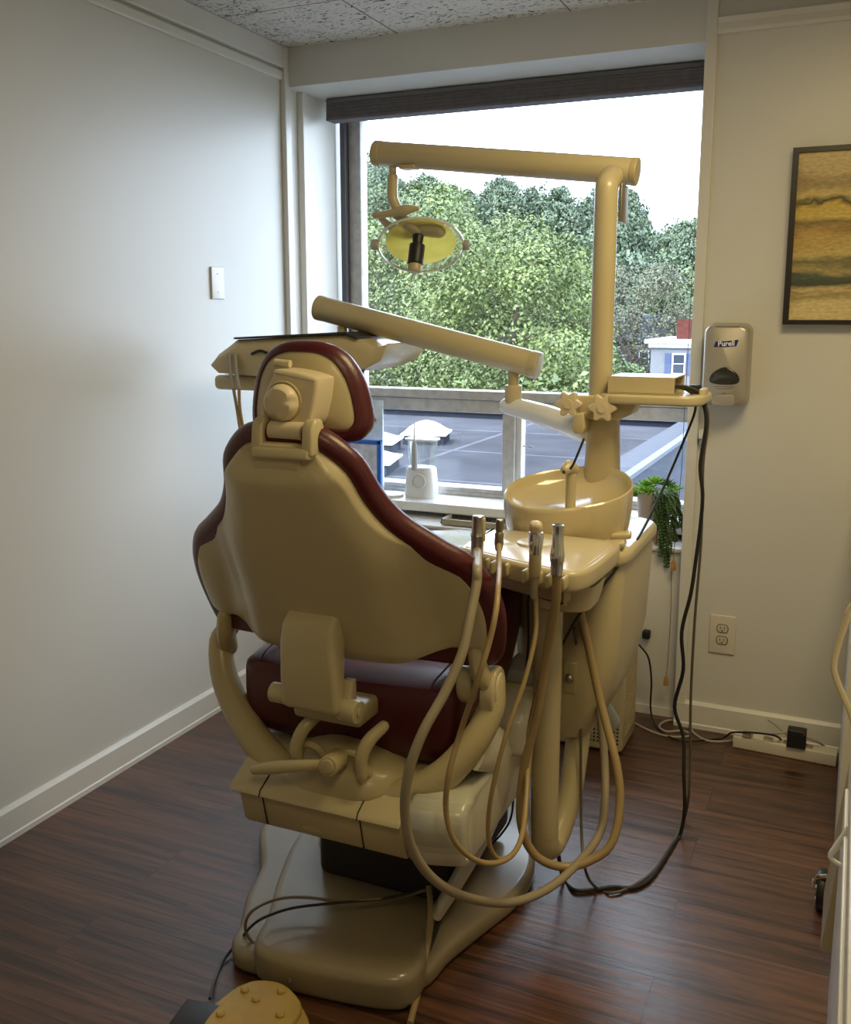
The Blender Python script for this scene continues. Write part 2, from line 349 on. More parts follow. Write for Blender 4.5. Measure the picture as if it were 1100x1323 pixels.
PT = {
    'hose_a': [(-0.693, 1.82, 0.895), (-0.647, 1.7, 0.911), (-0.609, 1.6, 0.92), (-0.604, 1.585, 0.899), (-0.604, 1.57, 0.87), (-0.605, 1.55, 0.832), (-0.608, 1.525, 0.782), (-0.626, 1.49, 0.719), (-0.65, 1.45, 0.658), (-0.668, 1.43, 0.591), (-0.677, 1.43, 0.515), (-0.673, 1.45, 0.431), (-0.652, 1.5, 0.345), (-0.614, 1.58, 0.269), (-0.567, 1.7, 0.199), (-0.515, 1.8, 0.187), (-0.476, 1.9, 0.203), (-0.457, 2.0, 0.223), (-0.46, 2.05, 0.283), (-0.477, 2.1, 0.366), (-0.502, 2.12, 0.494), (-0.527, 2.1, 0.63), (-0.535, 2.05, 0.745)],
    'hose_b': [(-0.649, 1.83, 0.913), (-0.616, 1.74, 0.888), (-0.575, 1.62, 0.885), (-0.561, 1.57, 0.854), (-0.565, 1.55, 0.804), (-0.58, 1.53, 0.733), (-0.617, 1.55, 0.63), (-0.63, 1.52, 0.55), (-0.635, 1.52, 0.472), (-0.618, 1.53, 0.408), (-0.584, 1.57, 0.357), (-0.55, 1.62, 0.344), (-0.547, 1.7, 0.348), (-0.569, 1.8, 0.398), (-0.592, 1.88, 0.49), (-0.588, 1.95, 0.598), (-0.579, 1.98, 0.715), (-0.579, 2.0, 0.772)],
    'hose_c': [(-0.557, 1.785, 0.864), (-0.553, 1.785, 0.809), (-0.545, 1.76, 0.753), (-0.553, 1.72, 0.669), (-0.574, 1.68, 0.575), (-0.593, 1.66, 0.472), (-0.603, 1.66, 0.392), (-0.601, 1.67, 0.327), (-0.585, 1.69, 0.296), (-0.568, 1.73, 0.299), (-0.566, 1.78, 0.33), (-0.578, 1.84, 0.431), (-0.579, 1.89, 0.542), (-0.576, 1.93, 0.643), (-0.566, 1.95, 0.725), (-0.56, 1.96, 0.779)],
    'hose_d': [(-0.506, 1.765, 0.89), (-0.511, 1.78, 0.815), (-0.54, 1.82, 0.68), (-0.56, 1.83, 0.55), (-0.586, 1.83, 0.428), (-0.591, 1.83, 0.308), (-0.563, 1.84, 0.231), (-0.509, 1.87, 0.197), (-0.455, 1.9, 0.208), (-0.416, 1.93, 0.242), (-0.409, 1.97, 0.309), (-0.425, 2.0, 0.389), (-0.481, 2.05, 0.524), (-0.519, 2.06, 0.662), (-0.541, 2.05, 0.745)],
    'cable_a': [(-0.4, 2.38, 1.205), (-0.377, 2.4, 1.198), (-0.36, 2.41, 1.185), (-0.354, 2.42, 1.162), (-0.357, 2.42, 1.135), (-0.373, 2.43, 1.089), (-0.393, 2.43, 1.032), (-0.415, 2.42, 0.969), (-0.432, 2.38, 0.916), (-0.448, 2.28, 0.857), (-0.463, 2.12, 0.815), (-0.498, 2.0, 0.757), (-0.521, 1.98, 0.723), (-0.565, 2.0, 0.635), (-0.612, 2.03, 0.547), (-0.631, 2.05, 0.441)],
    'cable_b': [(-0.404, 2.36, 1.208), (-0.377, 2.4, 1.202), (-0.354, 2.42, 1.19), (-0.335, 2.43, 1.156), (-0.328, 2.43, 1.113), (-0.334, 2.43, 1.051), (-0.337, 2.43, 1.002), (-0.328, 2.43, 0.935), (-0.331, 2.44, 0.854), (-0.337, 2.44, 0.775), (-0.346, 2.44, 0.677), (-0.364, 2.44, 0.573), (-0.357, 2.45, 0.468), (-0.376, 2.46, 0.359), (-0.35, 2.46, 0.279), (-0.341, 2.44, 0.185), (-0.333, 2.43, 0.09), (-0.344, 2.446, 0.006), (-0.353, 2.384, 0.006), (-0.374, 2.22, 0.006), (-0.406, 2.156, 0.006), (-0.452, 2.139, 0.006), (-0.497, 2.105, 0.006), (-0.536, 2.088, 0.006), (-0.573, 2.124, 0.006), (-0.558, 2.02, 0.13), (-0.563, 2.02, 0.168)],
    'cable_c': [(-0.4, 2.38, 1.21), (-0.368, 2.41, 1.202), (-0.348, 2.43, 1.188), (-0.331, 2.44, 1.155), (-0.325, 2.44, 1.112), (-0.333, 2.45, 1.01), (-0.33, 2.46, 0.81), (-0.337, 2.47, 0.601), (-0.34, 2.49, 0.382), (-0.335, 2.5, 0.203), (-0.334, 2.5, 0.091), (-0.348, 2.536, 0.006), (-0.353, 2.417, 0.006), (-0.376, 2.249, 0.006), (-0.414, 2.156, 0.006), (-0.451, 2.112, 0.006), (-0.486, 2.117, 0.006), (-0.486, 2.0, 0.114), (-0.512, 2.05, 0.174), (-0.531, 2.1, 0.303), (-0.543, 2.12, 0.487), (-0.549, 2.1, 0.608), (-0.547, 2.06, 0.673)],
    'cord_wall': [(-0.599, 3.1, 0.29), (-0.574, 3.14, 0.235), (-0.566, 3.17, 0.143), (-0.565, 3.17, 0.045), (-0.543, 3.136, 0.006), (-0.494, 3.064, 0.006), (-0.439, 3.037, 0.006), (-0.382, 3.063, 0.006), (-0.315, 3.118, 0.006), (-0.276, 3.07, 0.052), (-0.158, 3.05, 0.072), (-0.125, 3.145, 0.006), (-0.089, 3.124, 0.006), (-0.044, 3.157, 0.006), (0.011, 3.231, 0.006)],
    'cord_white': [(-0.607, 3.114, 0.006), (-0.547, 3.073, 0.006), (-0.498, 3.056, 0.006), (-0.456, 3.061, 0.006), (-0.416, 3.092, 0.006), (-0.447, 3.118, 0.006), (-0.494, 3.09, 0.006), (-0.525, 3.123, 0.006), (-0.509, 3.179, 0.006), (-0.466, 3.198, 0.006), (-0.432, 3.165, 0.006), (-0.406, 3.11, 0.006), (-0.358, 3.073, 0.006), (-0.289, 3.104, 0.006), (-0.225, 3.184, 0.006), (-0.158, 3.06, 0.073), (-0.113, 3.06, 0.089)],
    'cord_tail': [(-0.075, 3.08, 0.07), (-0.033, 3.08, 0.062), (-0.003, 3.175, 0.006), (0.02, 3.149, 0.006)],
    'cord_tail2': [(-0.066, 3.07, 0.055), (-0.043, 3.133, 0.006), (-0.003, 3.151, 0.006), (0.024, 3.187, 0.006)],
    'antenna': [(-0.181, 3.09, 0.103), (-0.162, 3.09, 0.094), (-0.132, 3.08, 0.075), (-0.118, 3.07, 0.071)],
    'pedal_cord': [(-0.967, 1.493, 0.04), (-1.001, 1.525, 0.03), (-1.06, 1.55, 0.03), (-1.105, 1.551, 0.06), (-1.113, 1.55, 0.09), (-1.101, 1.557, 0.12), (-1.089, 1.598, 0.12), (-1.06, 1.63, 0.12), (-1.013, 1.651, 0.12), (-0.946, 1.668, 0.12), (-0.887, 1.701, 0.12), (-0.83, 1.738, 0.12), (-0.78, 1.752, 0.14)],
    'black_cord': [(-1.094, 1.395, 0.03), (-1.139, 1.473, 0.006), (-1.158, 1.531, 0.006), (-1.146, 1.574, 0.03), (-1.072, 1.529, 0.12), (-1.053, 1.572, 0.12), (-1.019, 1.611, 0.12), (-0.943, 1.663, 0.12), (-0.858, 1.719, 0.12), (-0.782, 1.757, 0.14)],
    'strap_cord': [(-0.709, 1.517, 0.01), (-0.727, 1.587, 0.01), (-0.73, 1.62, 0.03), (-0.731, 1.641, 0.06), (-0.747, 1.698, 0.09), (-0.772, 1.759, 0.11), (-0.786, 1.782, 0.13)],
    'side_cord': [(0.011, 1.0, 1.095), (0.009, 1.0, 1.086), (0.003, 1.0, 1.059), (0.0, 1.0, 1.036), (0.003, 1.0, 1.022), (0.012, 1.0, 1.002), (0.019, 1.0, 0.987)],
    'pull_cord_a': [(-0.518, 3.3, 1.021), (-0.518, 3.3, 0.956), (-0.516, 3.28, 0.866), (-0.516, 3.25, 0.752), (-0.517, 3.22, 0.652), (-0.516, 3.2, 0.552)],
    'pull_cord_b': [(-0.52, 3.2, 0.522), (-0.515, 3.19, 0.391), (-0.515, 3.18, 0.257), (-0.517, 3.17, 0.156)],
    'spring_cord': [(-0.547, 2.1, 1.104), (-0.563, 2.12, 1.072), (-0.578, 2.13, 1.04), (-0.585, 2.13, 1.028)],
    'chair_cord': [(-0.623, 1.99, 0.813), (-0.638, 2.0, 0.755), (-0.642, 2.02, 0.639), (-0.659, 2.04, 0.498), (-0.679, 2.06, 0.37), (-0.692, 2.08, 0.279), (-0.701, 2.1, 0.165), (-0.724, 2.1, 0.108), (-0.775, 2.1, 0.043), (-0.827, 2.1, -0.002)],
}
WALLB = WALLW
XL, YB, ZC = -1.98, 3.18, 2.325
# ------------------------------------------------------------------ the room
struct('floor', box(NB(), -2.1, 1.5, -1.8, 3.7, -.08, 0), floor_mat())
struct('ceiling', box(NB(), -2.1, 1.5, -1.8, 3.7, ZC, ZC+.12), ceil_mat())
struct('wall_left', box(NB(), XL-.12, XL, -1.8, 3.62, 0, ZC), WALLW)
struct('wall_window', box(NB(), -.455, 1.5, YB, 3.62, 0, ZC), WALLB)
struct('wall_right', box(NB(), 1.3, 1.42, -1.8, YB, 0, ZC), WALLB)
struct('wall_front', box(NB(), XL, 1.3, -1.8, -1.7, 0, ZC), WALLB)
struct('trim_1', box(NB(), XL, -.487, YB, 3.62, 2.19, ZC), WALLB)                 # beam over the window
struct('trim_2', box(NB(), -.487, -.452, YB-.012, 3.5, 0, ZC), TRIM, bevel=.003)   # post at the window's side
bm = NB(); box(bm, XL, XL+.022, YB-.03, YB+.01, .0, ZC); struct('trim_3', bm, TRIM, bevel=.003)
bm = NB(); box(bm, XL, XL+.026, YB+.085, YB+.115, .6, 2.19); struct('trim_4', bm, TRIM, bevel=.003)
bm = NB(); box(bm, XL, XL+.012, YB+.11, 3.54, .6, 2.19); struct('trim_5', bm, TRIM, bevel=.002)
bm = NB(); box(bm, XL, XL+.020, -1.7, YB-.03, ZC-.075, ZC); struct('trim_6', bm, TRIM, bevel=.004)
bm = NB(); box(bm, XL, XL+.014, -1.7, YB-.03, ZC-.115, ZC-.084); struct('trim_7', bm, TRIM, bevel=.005)
bm = NB()
loft(bm, [[(x, YB-d, z) for d, z in ((0, 2.205), (.010, 2.205), (.016, 2.215), (.012, 2.235), (.018, 2.25), (0, 2.25))] for x in (-.452, 1.3)])
struct('trim_8', bm, TRIM)
def baseboard(name, a, b, nrm):
    a = Vector(a); b = Vector(b); n = Vector(nrm)
    prof = ((0, 0), (.016, 0), (.016, .014), (.013, .018), (.013, .082), (.006, .092), (0, .092))
    bm = NB(); loft(bm, [[p_ + n*d + Vector((0, 0, z)) for d, z in prof] for p_ in (a, b)])
    return struct(name, bm, TRIM)
baseboard('baseboard_left', (XL, -1.7, 0), (XL, YB, 0), (1, 0, 0))
baseboard('baseboard_window', (-.485, YB, 0), (1.3, YB, 0), (0, -1, 0))
baseboard('baseboard_front', (XL, -1.7, 0), (1.3, -1.7, 0), (0, 1, 0))
baseboard('baseboard_right', (1.3, -1.7, 0), (1.3, YB, 0), (-1, 0, 0))

# the window: channel, weathered frame, rails, glass
W0, W1 = -1.952, -.50; YF = 3.54
win = bpy.data.objects.new('window_1', None); COL.objects.link(win); win.location = (-1.2, YF, .66); win['kind'] = 'structure'
bm = NB(); box(bm, W0, W0+.022, YF, YF+.05, .66, 2.19); obj('window_channel', bm, FRAMED, win, bevel=.002)
bm = NB()
box(bm, W0+.022, W0+.076, YF+.03, YF+.09, .66, 2.19); box(bm, W0+.03, W1, YF+.03, YF+.09, 2.15, 2.19); box(bm, W1-.028, W1, YF+.01, YF+.09, .66, 2.19)
obj('window_frame', bm, FRAMEW, win, bevel=.003)
bm = NB(); box(bm, W0+.03, W1, YF+.0, YF+.08, 1.045, 1.080); obj('upper_rail', bm, FRAMEW, win, bevel=.004)
bm = NB(); box(bm, W0+.03, W1, YF+.012, YF+.08, .992, 1.043); obj('lower_rail', bm, FRAMEW, win, bevel=.004)
bm = NB(); box(bm, -1.248, -1.198, YF, YF+.08, .69, .992); obj('mullion', bm, FRAMEW, win, bevel=.003)
bm = NB(); box(bm, -1.198, -1.176, YF+.02, YF+.07, .69, .992); obj('sash_stile', bm, M('sash_paint', (.7,.72,.74), .4), win, bevel=.002)
bm = NB(); box(bm, W0+.03, W1, YF+.005, YF+.09, .655, .690); box(bm, W0+.03, W1, YF-.005, YF+.03, .655, .672); obj('bottom_rail', bm, FRAMEW, win, bevel=.003)
bm = NB(); box(bm, W0+.076, W1-.028, YF+.055, YF+.059, 1.08, 2.15); obj('upper_pane', bm, GLASS, win, smooth=False)
bm = NB(); box(bm, W0+.076, -1.248, YF+.055, YF+.059, .69, .992); obj('lower_pane', bm, GLASS, win, smooth=False)
bm = NB(); box(bm, -1.176, W1-.028, YF+.055, YF+.059, .69, .992); obj('lower_pane', bm, GLASS, win, smooth=False)
bm = NB(); cyl(bm, (-1.176, YF+.045, .868), (-1.13, YF+.03, .866), .003, 8); obj('sash_latch', bm, GREYP, win)
# wall below the window, sill
struct('wall_below_window', box(NB(), XL, -.455, 3.45, 3.62, 0, .655), WALLB)
bm = NB(); box(bm, XL, -.487, 3.345, 3.56, .622, .658); struct('trim_9', bm, SILLM, bevel=.005)
# metal blind headrail
t = thing('window_blind', 'dark grey-brown pleated blind drawn up tight under the beam above the window', 'blind', (-1.2, 3.42, 2.12))
bm = NB(); box(bm, -1.93, -.495, 3.395, 3.45, 2.168, 2.187); obj('headrail', bm, M('headrail_metal', (.16, .15, .155), .4), t, bevel=.003)
bm = NB()
for k in range(8): box(bm, -1.925+.001*(k % 2), -.50, 3.388-.002*(k % 2), 3.448, 2.116+k*.0063, 2.121+k*.0063)
obj('pleated_stack', bm, SHADE, t)
bm = NB(); box(bm, -1.925, -.50, 3.385, 3.45, 2.106, 2.116); obj('bottom_rail', bm, SHADE, t, bevel=.002)

# convector cabinet under the sill
t = thing('convector_cabinet', 'white painted convector cabinet running under the window sill', 'heater', (-1.2, 3.34, 0))
bm = NB(); box(bm, XL+.003, -.489, 3.235, 3.445, .012, .585); obj('cabinet_body', bm, TRIM, t, bevel=.006)
bm = NB(); box(bm, XL+.003, -.489, 3.222, 3.444, .586, .600); obj('cabinet_top', bm, SILLM, t, bevel=.004)
bm = NB()
for k in range(14): box(bm, -1.40+k*.016, -1.394+k*.016, 3.28, 3.40, .600, .604)
obj('grille', bm, M('grille_metal', (.34, .30, .24), .4), t)
for x in (-1.5, -1.0):
    bm = NB(); box(bm, x, x+.004, 3.2335, 3.2349, .03, .58); obj('panel_seam', bm, M('seam_grey', (.2,.19,.18), .6), t, smooth=False)
bm = NB(); box(bm, XL+.003, -.489, 3.224, 3.234, .0, .03); obj('kick_strip', bm, TRIM, t)

# ------------------------------------------------------------------ outside
ROOF = roof_mat()
bm = NB(); box(bm, -16, -2.55, 3.7, 16.35, -.9, -.5); o = obj('neighbouring_roof', bm, ROOF, smooth=False); o['kind'] = 'structure'
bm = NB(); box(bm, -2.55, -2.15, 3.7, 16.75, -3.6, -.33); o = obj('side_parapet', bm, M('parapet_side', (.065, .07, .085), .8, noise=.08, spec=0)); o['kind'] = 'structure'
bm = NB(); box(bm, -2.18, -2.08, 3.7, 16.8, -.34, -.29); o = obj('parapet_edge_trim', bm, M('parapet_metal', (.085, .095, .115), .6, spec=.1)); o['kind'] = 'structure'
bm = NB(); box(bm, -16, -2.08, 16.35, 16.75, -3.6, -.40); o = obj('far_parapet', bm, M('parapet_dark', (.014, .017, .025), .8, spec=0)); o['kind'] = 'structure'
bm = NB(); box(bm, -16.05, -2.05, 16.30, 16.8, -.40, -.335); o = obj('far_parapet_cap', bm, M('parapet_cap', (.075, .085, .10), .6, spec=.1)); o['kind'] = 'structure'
bm = NB(); box(bm, -2.05, 8, 3.7, 24, -3.9, -3.6); o = obj('lower_roof', bm, M('pale_roof', (.06, .07, .09), .8, noise=.05, spec=0)); o['kind'] = 'structure'
bm = NB(); box(bm, -90, 60, 3.7, 60, -6.2, -6); o = obj('ground', bm, M('ground_soil', (.05, .07, .03), .9, noise=.3)); o['kind'] = 'structure'
def skylight(x, y, w, dome, label, rot=0):
    t = thing('roof_skylight', label, 'skylight', (x, y, -.5), 'skylights on the roof outside')
    bm = NB(); obox(bm, (x, y, -.435), (w, w, .13), (0, 0, rot)); obj('curb', bm, M('curb_shaded', (.02, .022, .03), .8, spec=0), t)  # shade under the flange put into the curb's dark colour
    bm = NB(); obox(bm, (x, y, -.355), (w*1.12, w*1.12, .03), (0, 0, rot)); obj('flange', bm, WHITEP, t, bevel=.01)
    bm = NB(); n = 9; g = []
    for i in range(n+1):
        row = []
        for j in range(n+1):
            a, b = i/n*2-1, j/n*2-1
            h = dome*((1-abs(a)**2)*(1-abs(b)**2))**.9
            p_ = Matrix.Rotation(rot, 4, 'Z') @ Vector((a*w*.54, b*w*.54, 0)); row.append(bm.verts.new((x+p_.x, y+p_.y, -.342+h)))
        g.append(row)
    for i in range(n):
        for j in range(n): bm.faces.new((g[i][j], g[i+1][j], g[i+1][j+1], g[i][j+1]))
    obj('dome', bm, WHITEP, t)
skylight(-5.75, 12.95, .60, .17, 'white domed skylight standing alone on the grey roof outside, farthest out', .25)
skylight(-6.12, 11.85, .72, .12, 'low white skylight beside the posted notice, second from the far edge', .25)
skylight(-5.38, 10.25, .72, .12, 'low white skylight nearest the window, above the blue framed card', .25)
# the notice box is inside; the houses are far out
def house(name, label, x0, x1, y0, y1, z0, zr, wins, chim=None, gable=False):
    t = thing(name, label, 'house', ((x0+x1)/2, (y0+y1)/2, z0), None)
    bm = NB(); box(bm, x0, x1, y0, y1, z0, zr); obj('house_wall', bm, HOUSEW, t, smooth=False)
    if gable:
        bm = NB(); ym = (y0+y1)/2; loft(bm, [[(x, y0-.3, zr), (x, y1+.3, zr), (x, ym, zr+gable)] for x in (x0-.3, x1+.3)]); obj('roof', bm, ROOFG, t, smooth=False)
    else:
        bm = NB(); box(bm, x0-.25, x1+.25, y0-.3, y1+.3, zr, zr+.16); box(bm, x0-.1, x1+.1, y0-.12, y1+.1, zr-.2, zr); obj('cornice', bm, WHITEP, t, smooth=False)
    for xa, xb, za, zb in wins:
        w = obj('window', box(NB(), xa, xb, y0-.05, y0-.002, za, zb), WHITEP, t, smooth=False)
        bm = NB(); m_ = (za+zb)/2; box(bm, xa+.06, xb-.06, y0-.07, y0-.051, za+.06, m_-.02); box(bm, xa+.06, xb-.06, y0-.07, y0-.051, m_+.02, zb-.06); obj('pane', bm, M('dark_pane', (.03,.04,.06), .15), w, smooth=False)
        for q in (xa-.32, xb+.04): obj('shutter', box(NB(), q, q+.26, y0-.06, y0-.002, za, zb), M('navy_shutter', (.03, .05, .12), .6), t, smooth=False)
    if chim:
        obj('chimney', box(NB(), *chim), BRICK, t, smooth=False)
house('white_house', 'white flat-roofed house with brick chimney and navy shutters seen past the trees', -8.7, -3.5, 45, 51, -5.9, .05,
      [(-7.72, -7.12, -1.35, -.40), (-5.6, -5.0, -1.35, -.4)], (-7.75, -7.15, 46, 46.8, 0, 1.12))
house('grey_roofed_house', 'house with a grey pitched roof half hidden behind the right-hand trees', -13.4, -9.9, 56, 62, -5.9, -.2, [(-11.5, -10.9, -1.6, -.7)], None, 1.5)
house('pale_house', 'pale house showing white between two big tree crowns', -16.2, -14.2, 50, 55, -5.9, .4, [(-15.5, -15.0, -1.6, -.7)], None, .9)

# trees: clouds of small bent leaves on a crown of ellipsoid lobes
def leaf_cloud(name, lobes, n, size, mat, parent=None, shell=.55, droop=0):
    tot = sum(l[3]*l[5] for l in lobes); pos = []; nor = []
    for (cx, cy, cz, rx, ry, rz) in lobes:
        k = max(8, int(n*rx*rz/tot)); d = rng.normal(size=(k, 3)); d /= np.linalg.norm(d, axis=1)[:, None]
        rr = shell + (1.10-shell)*rng.random(k)**.7
        lump = 1 + .12*np.sin(d[:, 0]*7+cx)*np.cos(d[:, 2]*6+cy)
        pos.append(np.array([cx, cy, cz]) + d*rr[:, None]*lump[:, None]*np.array([rx, ry, rz])); nor.append(d)
    P = np.concatenate(pos); D = np.concatenate(nor); k = len(P)
    if parent is not None: P = P - np.array(origin(parent))
    nr = D + rng.normal(size=(k, 3))*.8 + np.array([0, 0, .35]); nr /= np.linalg.norm(nr, axis=1)[:, None]
    a = np.cross(nr, rng.normal(size=(k, 3))); a /= np.linalg.norm(a, axis=1)[:, None]; b = np.cross(nr, a)
    s = size*(.6+.8*rng.random(k))[:, None]
    V = np.stack([P-a*s, P+b*s*.55+nr*s*.15, P+a*s, P-b*s*.55+nr*s*.15], axis=1).reshape(-1, 3)
    me = bpy.data.meshes.new(name); me.vertices.add(4*k); me.vertices.foreach_set('co', V.astype(np.float32).ravel())
    me.loops.add(4*k); me.loops.foreach_set('vertex_index', np.arange(4*k, dtype=np.int32))
    me.polygons.add(k); me.polygons.foreach_set('loop_start', np.arange(0, 4*k, 4, dtype=np.int32)); me.polygons.foreach_set('loop_total', np.full(k, 4, dtype=np.int32))
    me.update(); me.materials.append(mat); o = bpy.data.objects.new(name, me); COL.objects.link(o)
    if parent: o.parent = parent
    return o
def tree(label, x, y, z0, h, r, mat, n, size, group=None, lobes=46, base=.3, name='leafy_tree', spread_z=.42):
    t = thing(name, label, 'tree', (x, y, z0), group)
    L_ = [(x, y, z0+h*.62, r*.72, r*.72, h*.36)]
    for k in range(lobes):
        a = random.random()*2*PI; u_ = random.uniform(base, .95); q = r*(.45+.50*math.sin(min(1, (1-u_)/.55)*PI/2))*random.uniform(.75, 1.0); zz = z0 + h*u_; rr = r*random.uniform(.15, .30)
        L_.append((x+q*math.cos(a), y+q*math.sin(a), zz, rr, rr, rr*random.uniform(.6, .95)))
    leaf_cloud('foliage', L_, n, size, mat, t)
    bm = NB(); tube(bm, [(x, y, z0), (x+.1, y, z0+h*.3), (x-.1, y+.1, z0+h*.75)], [r*.09, r*.06, r*.02], 8, 3)
    for k in range(5):
        a = k*1.3; tube(bm, [(x, y, z0+h*(.3+.07*k)), (x+r*.35*math.cos(a), y+r*.35*math.sin(a), z0+h*(.45+.07*k)), (x+r*.6*math.cos(a), y+r*.6*math.sin(a), z0+h*(.55+.07*k))], [r*.035, r*.022, r*.008], 6, 3)
    obj('trunk', bm, BARK, t)
    return t
LEAF1 = leaf_mat('oak_leaves', (.042, .064, .012), (.110, .150, .036), .8)
LEAF2 = leaf_mat('dark_leaves', (.028, .048, .014), (.072, .105, .034), .6)
LEAF3 = leaf_mat('hazed_hill_leaves', (.040, .065, .036), (.078, .115, .060), .12)  # bluer, greyer green: distance haze put into the leaf colour
LEAF4 = leaf_mat('bright_leaves', (.036, .065, .014), (.09, .135, .036), 1.2)
LEAF5 = leaf_mat('brown_leaves', (.048, .055, .030), (.085, .088, .050), .8)
tree('large full green tree beyond the far parapet, straight behind the lamp', -11.2, 26, -6, 10.4, 3.9, LEAF1, 80000, .055)
tree('rounded green tree in front of the hill, its crown lower than the large one', -7.9, 22.5, -6, 9.2, 3.3, LEAF1, 70000, .048)
tree('tall darker tree with its crown cut off by the window frame', -18.2, 34, -6, 12.6, 4.2, LEAF2, 46000, .075)
tree('thin brownish tree between the hill and the white house', -11.6, 55, -6, 10.2, 3.6, LEAF5, 16000, .08, base=.45)
tree('bright green bushy tree hiding the left side of the white house', -6.55, 29, -6, 6.2, 1.15, LEAF4, 18000, .055)
tree('low green tree filling the gap left of the white house', -8.7, 33, -6, 6.5, 1.5, LEAF1, 20000, .06)
tree('broad dark green tree low behind the far parapet, beneath the tall darker one', -12.9, 23, -6, 7.4, 2.9, LEAF2, 36000, .052)
tree('yellowish young tree low beside the light post', -4.9, 20.5, -6, 6.1, 1.2, LEAF4, 12000, .045)
for k, (x, w) in enumerate(((-13.4, 2.4), (-10.6, 2.2), (-8.4, 2.0), (-6.4, 1.8), (-4.4, 1.9), (-2.6, 1.8))):
    t = thing('hedge_bush', 'dark leafy bush growing just outside the far roof parapet', 'bush', (x, 18.6, -6), 'bushes behind the far parapet')
    leaf_cloud('foliage', [(x, 18.6, -3.4, w, 1.2, 3.2 + .25*math.sin(k*2.1)), (x+.8, 18.4, -2.2, w*.6, 1, 2.1)], 7000, .085, LEAF2 if k % 2 else LEAF1, t)
# the wooded hill
def hill_z(x, y):
    top = 12.8 + (-23-x*150/max(y, 60))*.21 - 7
    s = min(1, max(0, (y-58)/95)); s = s*s*(3-2*s)
    return -6 + (top+6)*s
bm = NB(); g = []
for i in range(36):
    row = []
    for j in range(13):
        y = 56 + j*9; x = -95 + i*5
        row.append(bm.verts.new((x, y, hill_z(x, y)-.3)))
    g.append(row)
for i in range(35):
    for j in range(12): bm.faces.new((g[i][j], g[i+1][j], g[i+1][j+1], g[i][j+1]))
o = obj('hillside', bm, M('hill_soil', (.06, .09, .05), .9)); o['kind'] = 'structure'
protos = []
HL = 'round-crowned green tree standing in the dense wood on the far hill'
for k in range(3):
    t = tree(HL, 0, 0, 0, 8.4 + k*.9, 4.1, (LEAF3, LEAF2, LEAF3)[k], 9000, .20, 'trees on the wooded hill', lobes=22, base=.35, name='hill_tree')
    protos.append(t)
pos = []
for j in range(15):
    y = 62 + j*6.6
    x = -y*.50
    while x < -y*.125:
        pos.append((x + random.uniform(-1.6, 1.6), y + random.uniform(-2.4, 2.4))); x += 5.4 + j*.10
for k, (x, y) in enumerate(pos):
    src = protos[k % 3]
    if k < 3: t = src
    else:
        t = src.copy(); COL.objects.link(t)
        for ch in list(src.children):
            c = ch.copy(); COL.objects.link(c); c.parent = t
    t.location = (x, y, hill_z(x, y)-1.2); t.rotation_euler = (0, 0, random.uniform(0, 6.28)); q_ = random.uniform(.78, 1.22); t.scale = (q_*random.uniform(.8, 1.0), q_*random.uniform(.8, 1.0), q_)

# ------------------------------------------------------------------ the dental chair
CX = -.95
chair = thing('dental_chair', 'cream and burgundy dental chair standing on the dark wood floor, its back to the viewer', 'dental chair', (CX, 1.9, 0))
A = Vector((CX, 1.75, .60)); VV = Vector((0, -.41, .912)).normalized(); NN = Vector((0, -VV.z, VV.y)); XX = Vector((1, 0, 0))
def BP(u, v, off): return A + XX*u + VV*v + NN*off
half = [(0.0,.645), (.055,.642), (.10,.622), (.148,.570), (.172,.500), (.205,.445), (.262,.392), (.315,.345), (.347,.285), (.360,.215), (.354,.140), (.338,.090), (.300,.078), (.20,.092), (.10,.096), (0,.096)]
full = half + [(-a, b) for a, b in half[-2:0:-1]]
OUT = smooth_outline(full, 4)
def inset(o, d):
    n = len(o); area = sum(o[i][0]*o[(i+1) % n][1]-o[(i+1) % n][0]*o[i][1] for i in range(n)); sg = 1 if area > 0 else -1; r = []
    for i in range(n):
        a, b = o[i-2], o[(i+2) % n]; tx, ty = b[0]-a[0], b[1]-a[1]; l = math.hypot(tx, ty) or 1
        r.append((o[i][0]-ty/l*sg*d, o[i][1]+tx/l*sg*d))
    return r
def wrap(u): return -.045*(abs(u)/.35)**2.2
def backring(o, off): return [BP(u, v, off + wrap(u)) for u, v in o]
# cushion: a thick burgundy roll round the edge, padded front
bm = NB()
def sc_o(o, s, vc=.29): return [(u*s, vc+(v-vc)*s) for u, v in o]
rings = []
rr = .024
for k in range(9):
    t = -PI/2 + PI*k/8*1.0
    rings.append(backring(inset(OUT, rr*(1-math.cos(t))), .004 + rr*math.sin(-t)))
front = inset(OUT, rr)
for s, o_ in ((.92, -.050), (.8, -.070), (.6, -.078), (.35, -.075), (.1, -.072)): rings.append(backring(sc_o(front, s), o_))
back = inset(OUT, rr)
rings = [backring(sc_o(back, .5), .0)] + rings
loft(bm, rings)
obj('back_cushion', bm, BURG, chair)
def ss(x): x = max(0, min(1, x)); return x*x*(3-2*x)
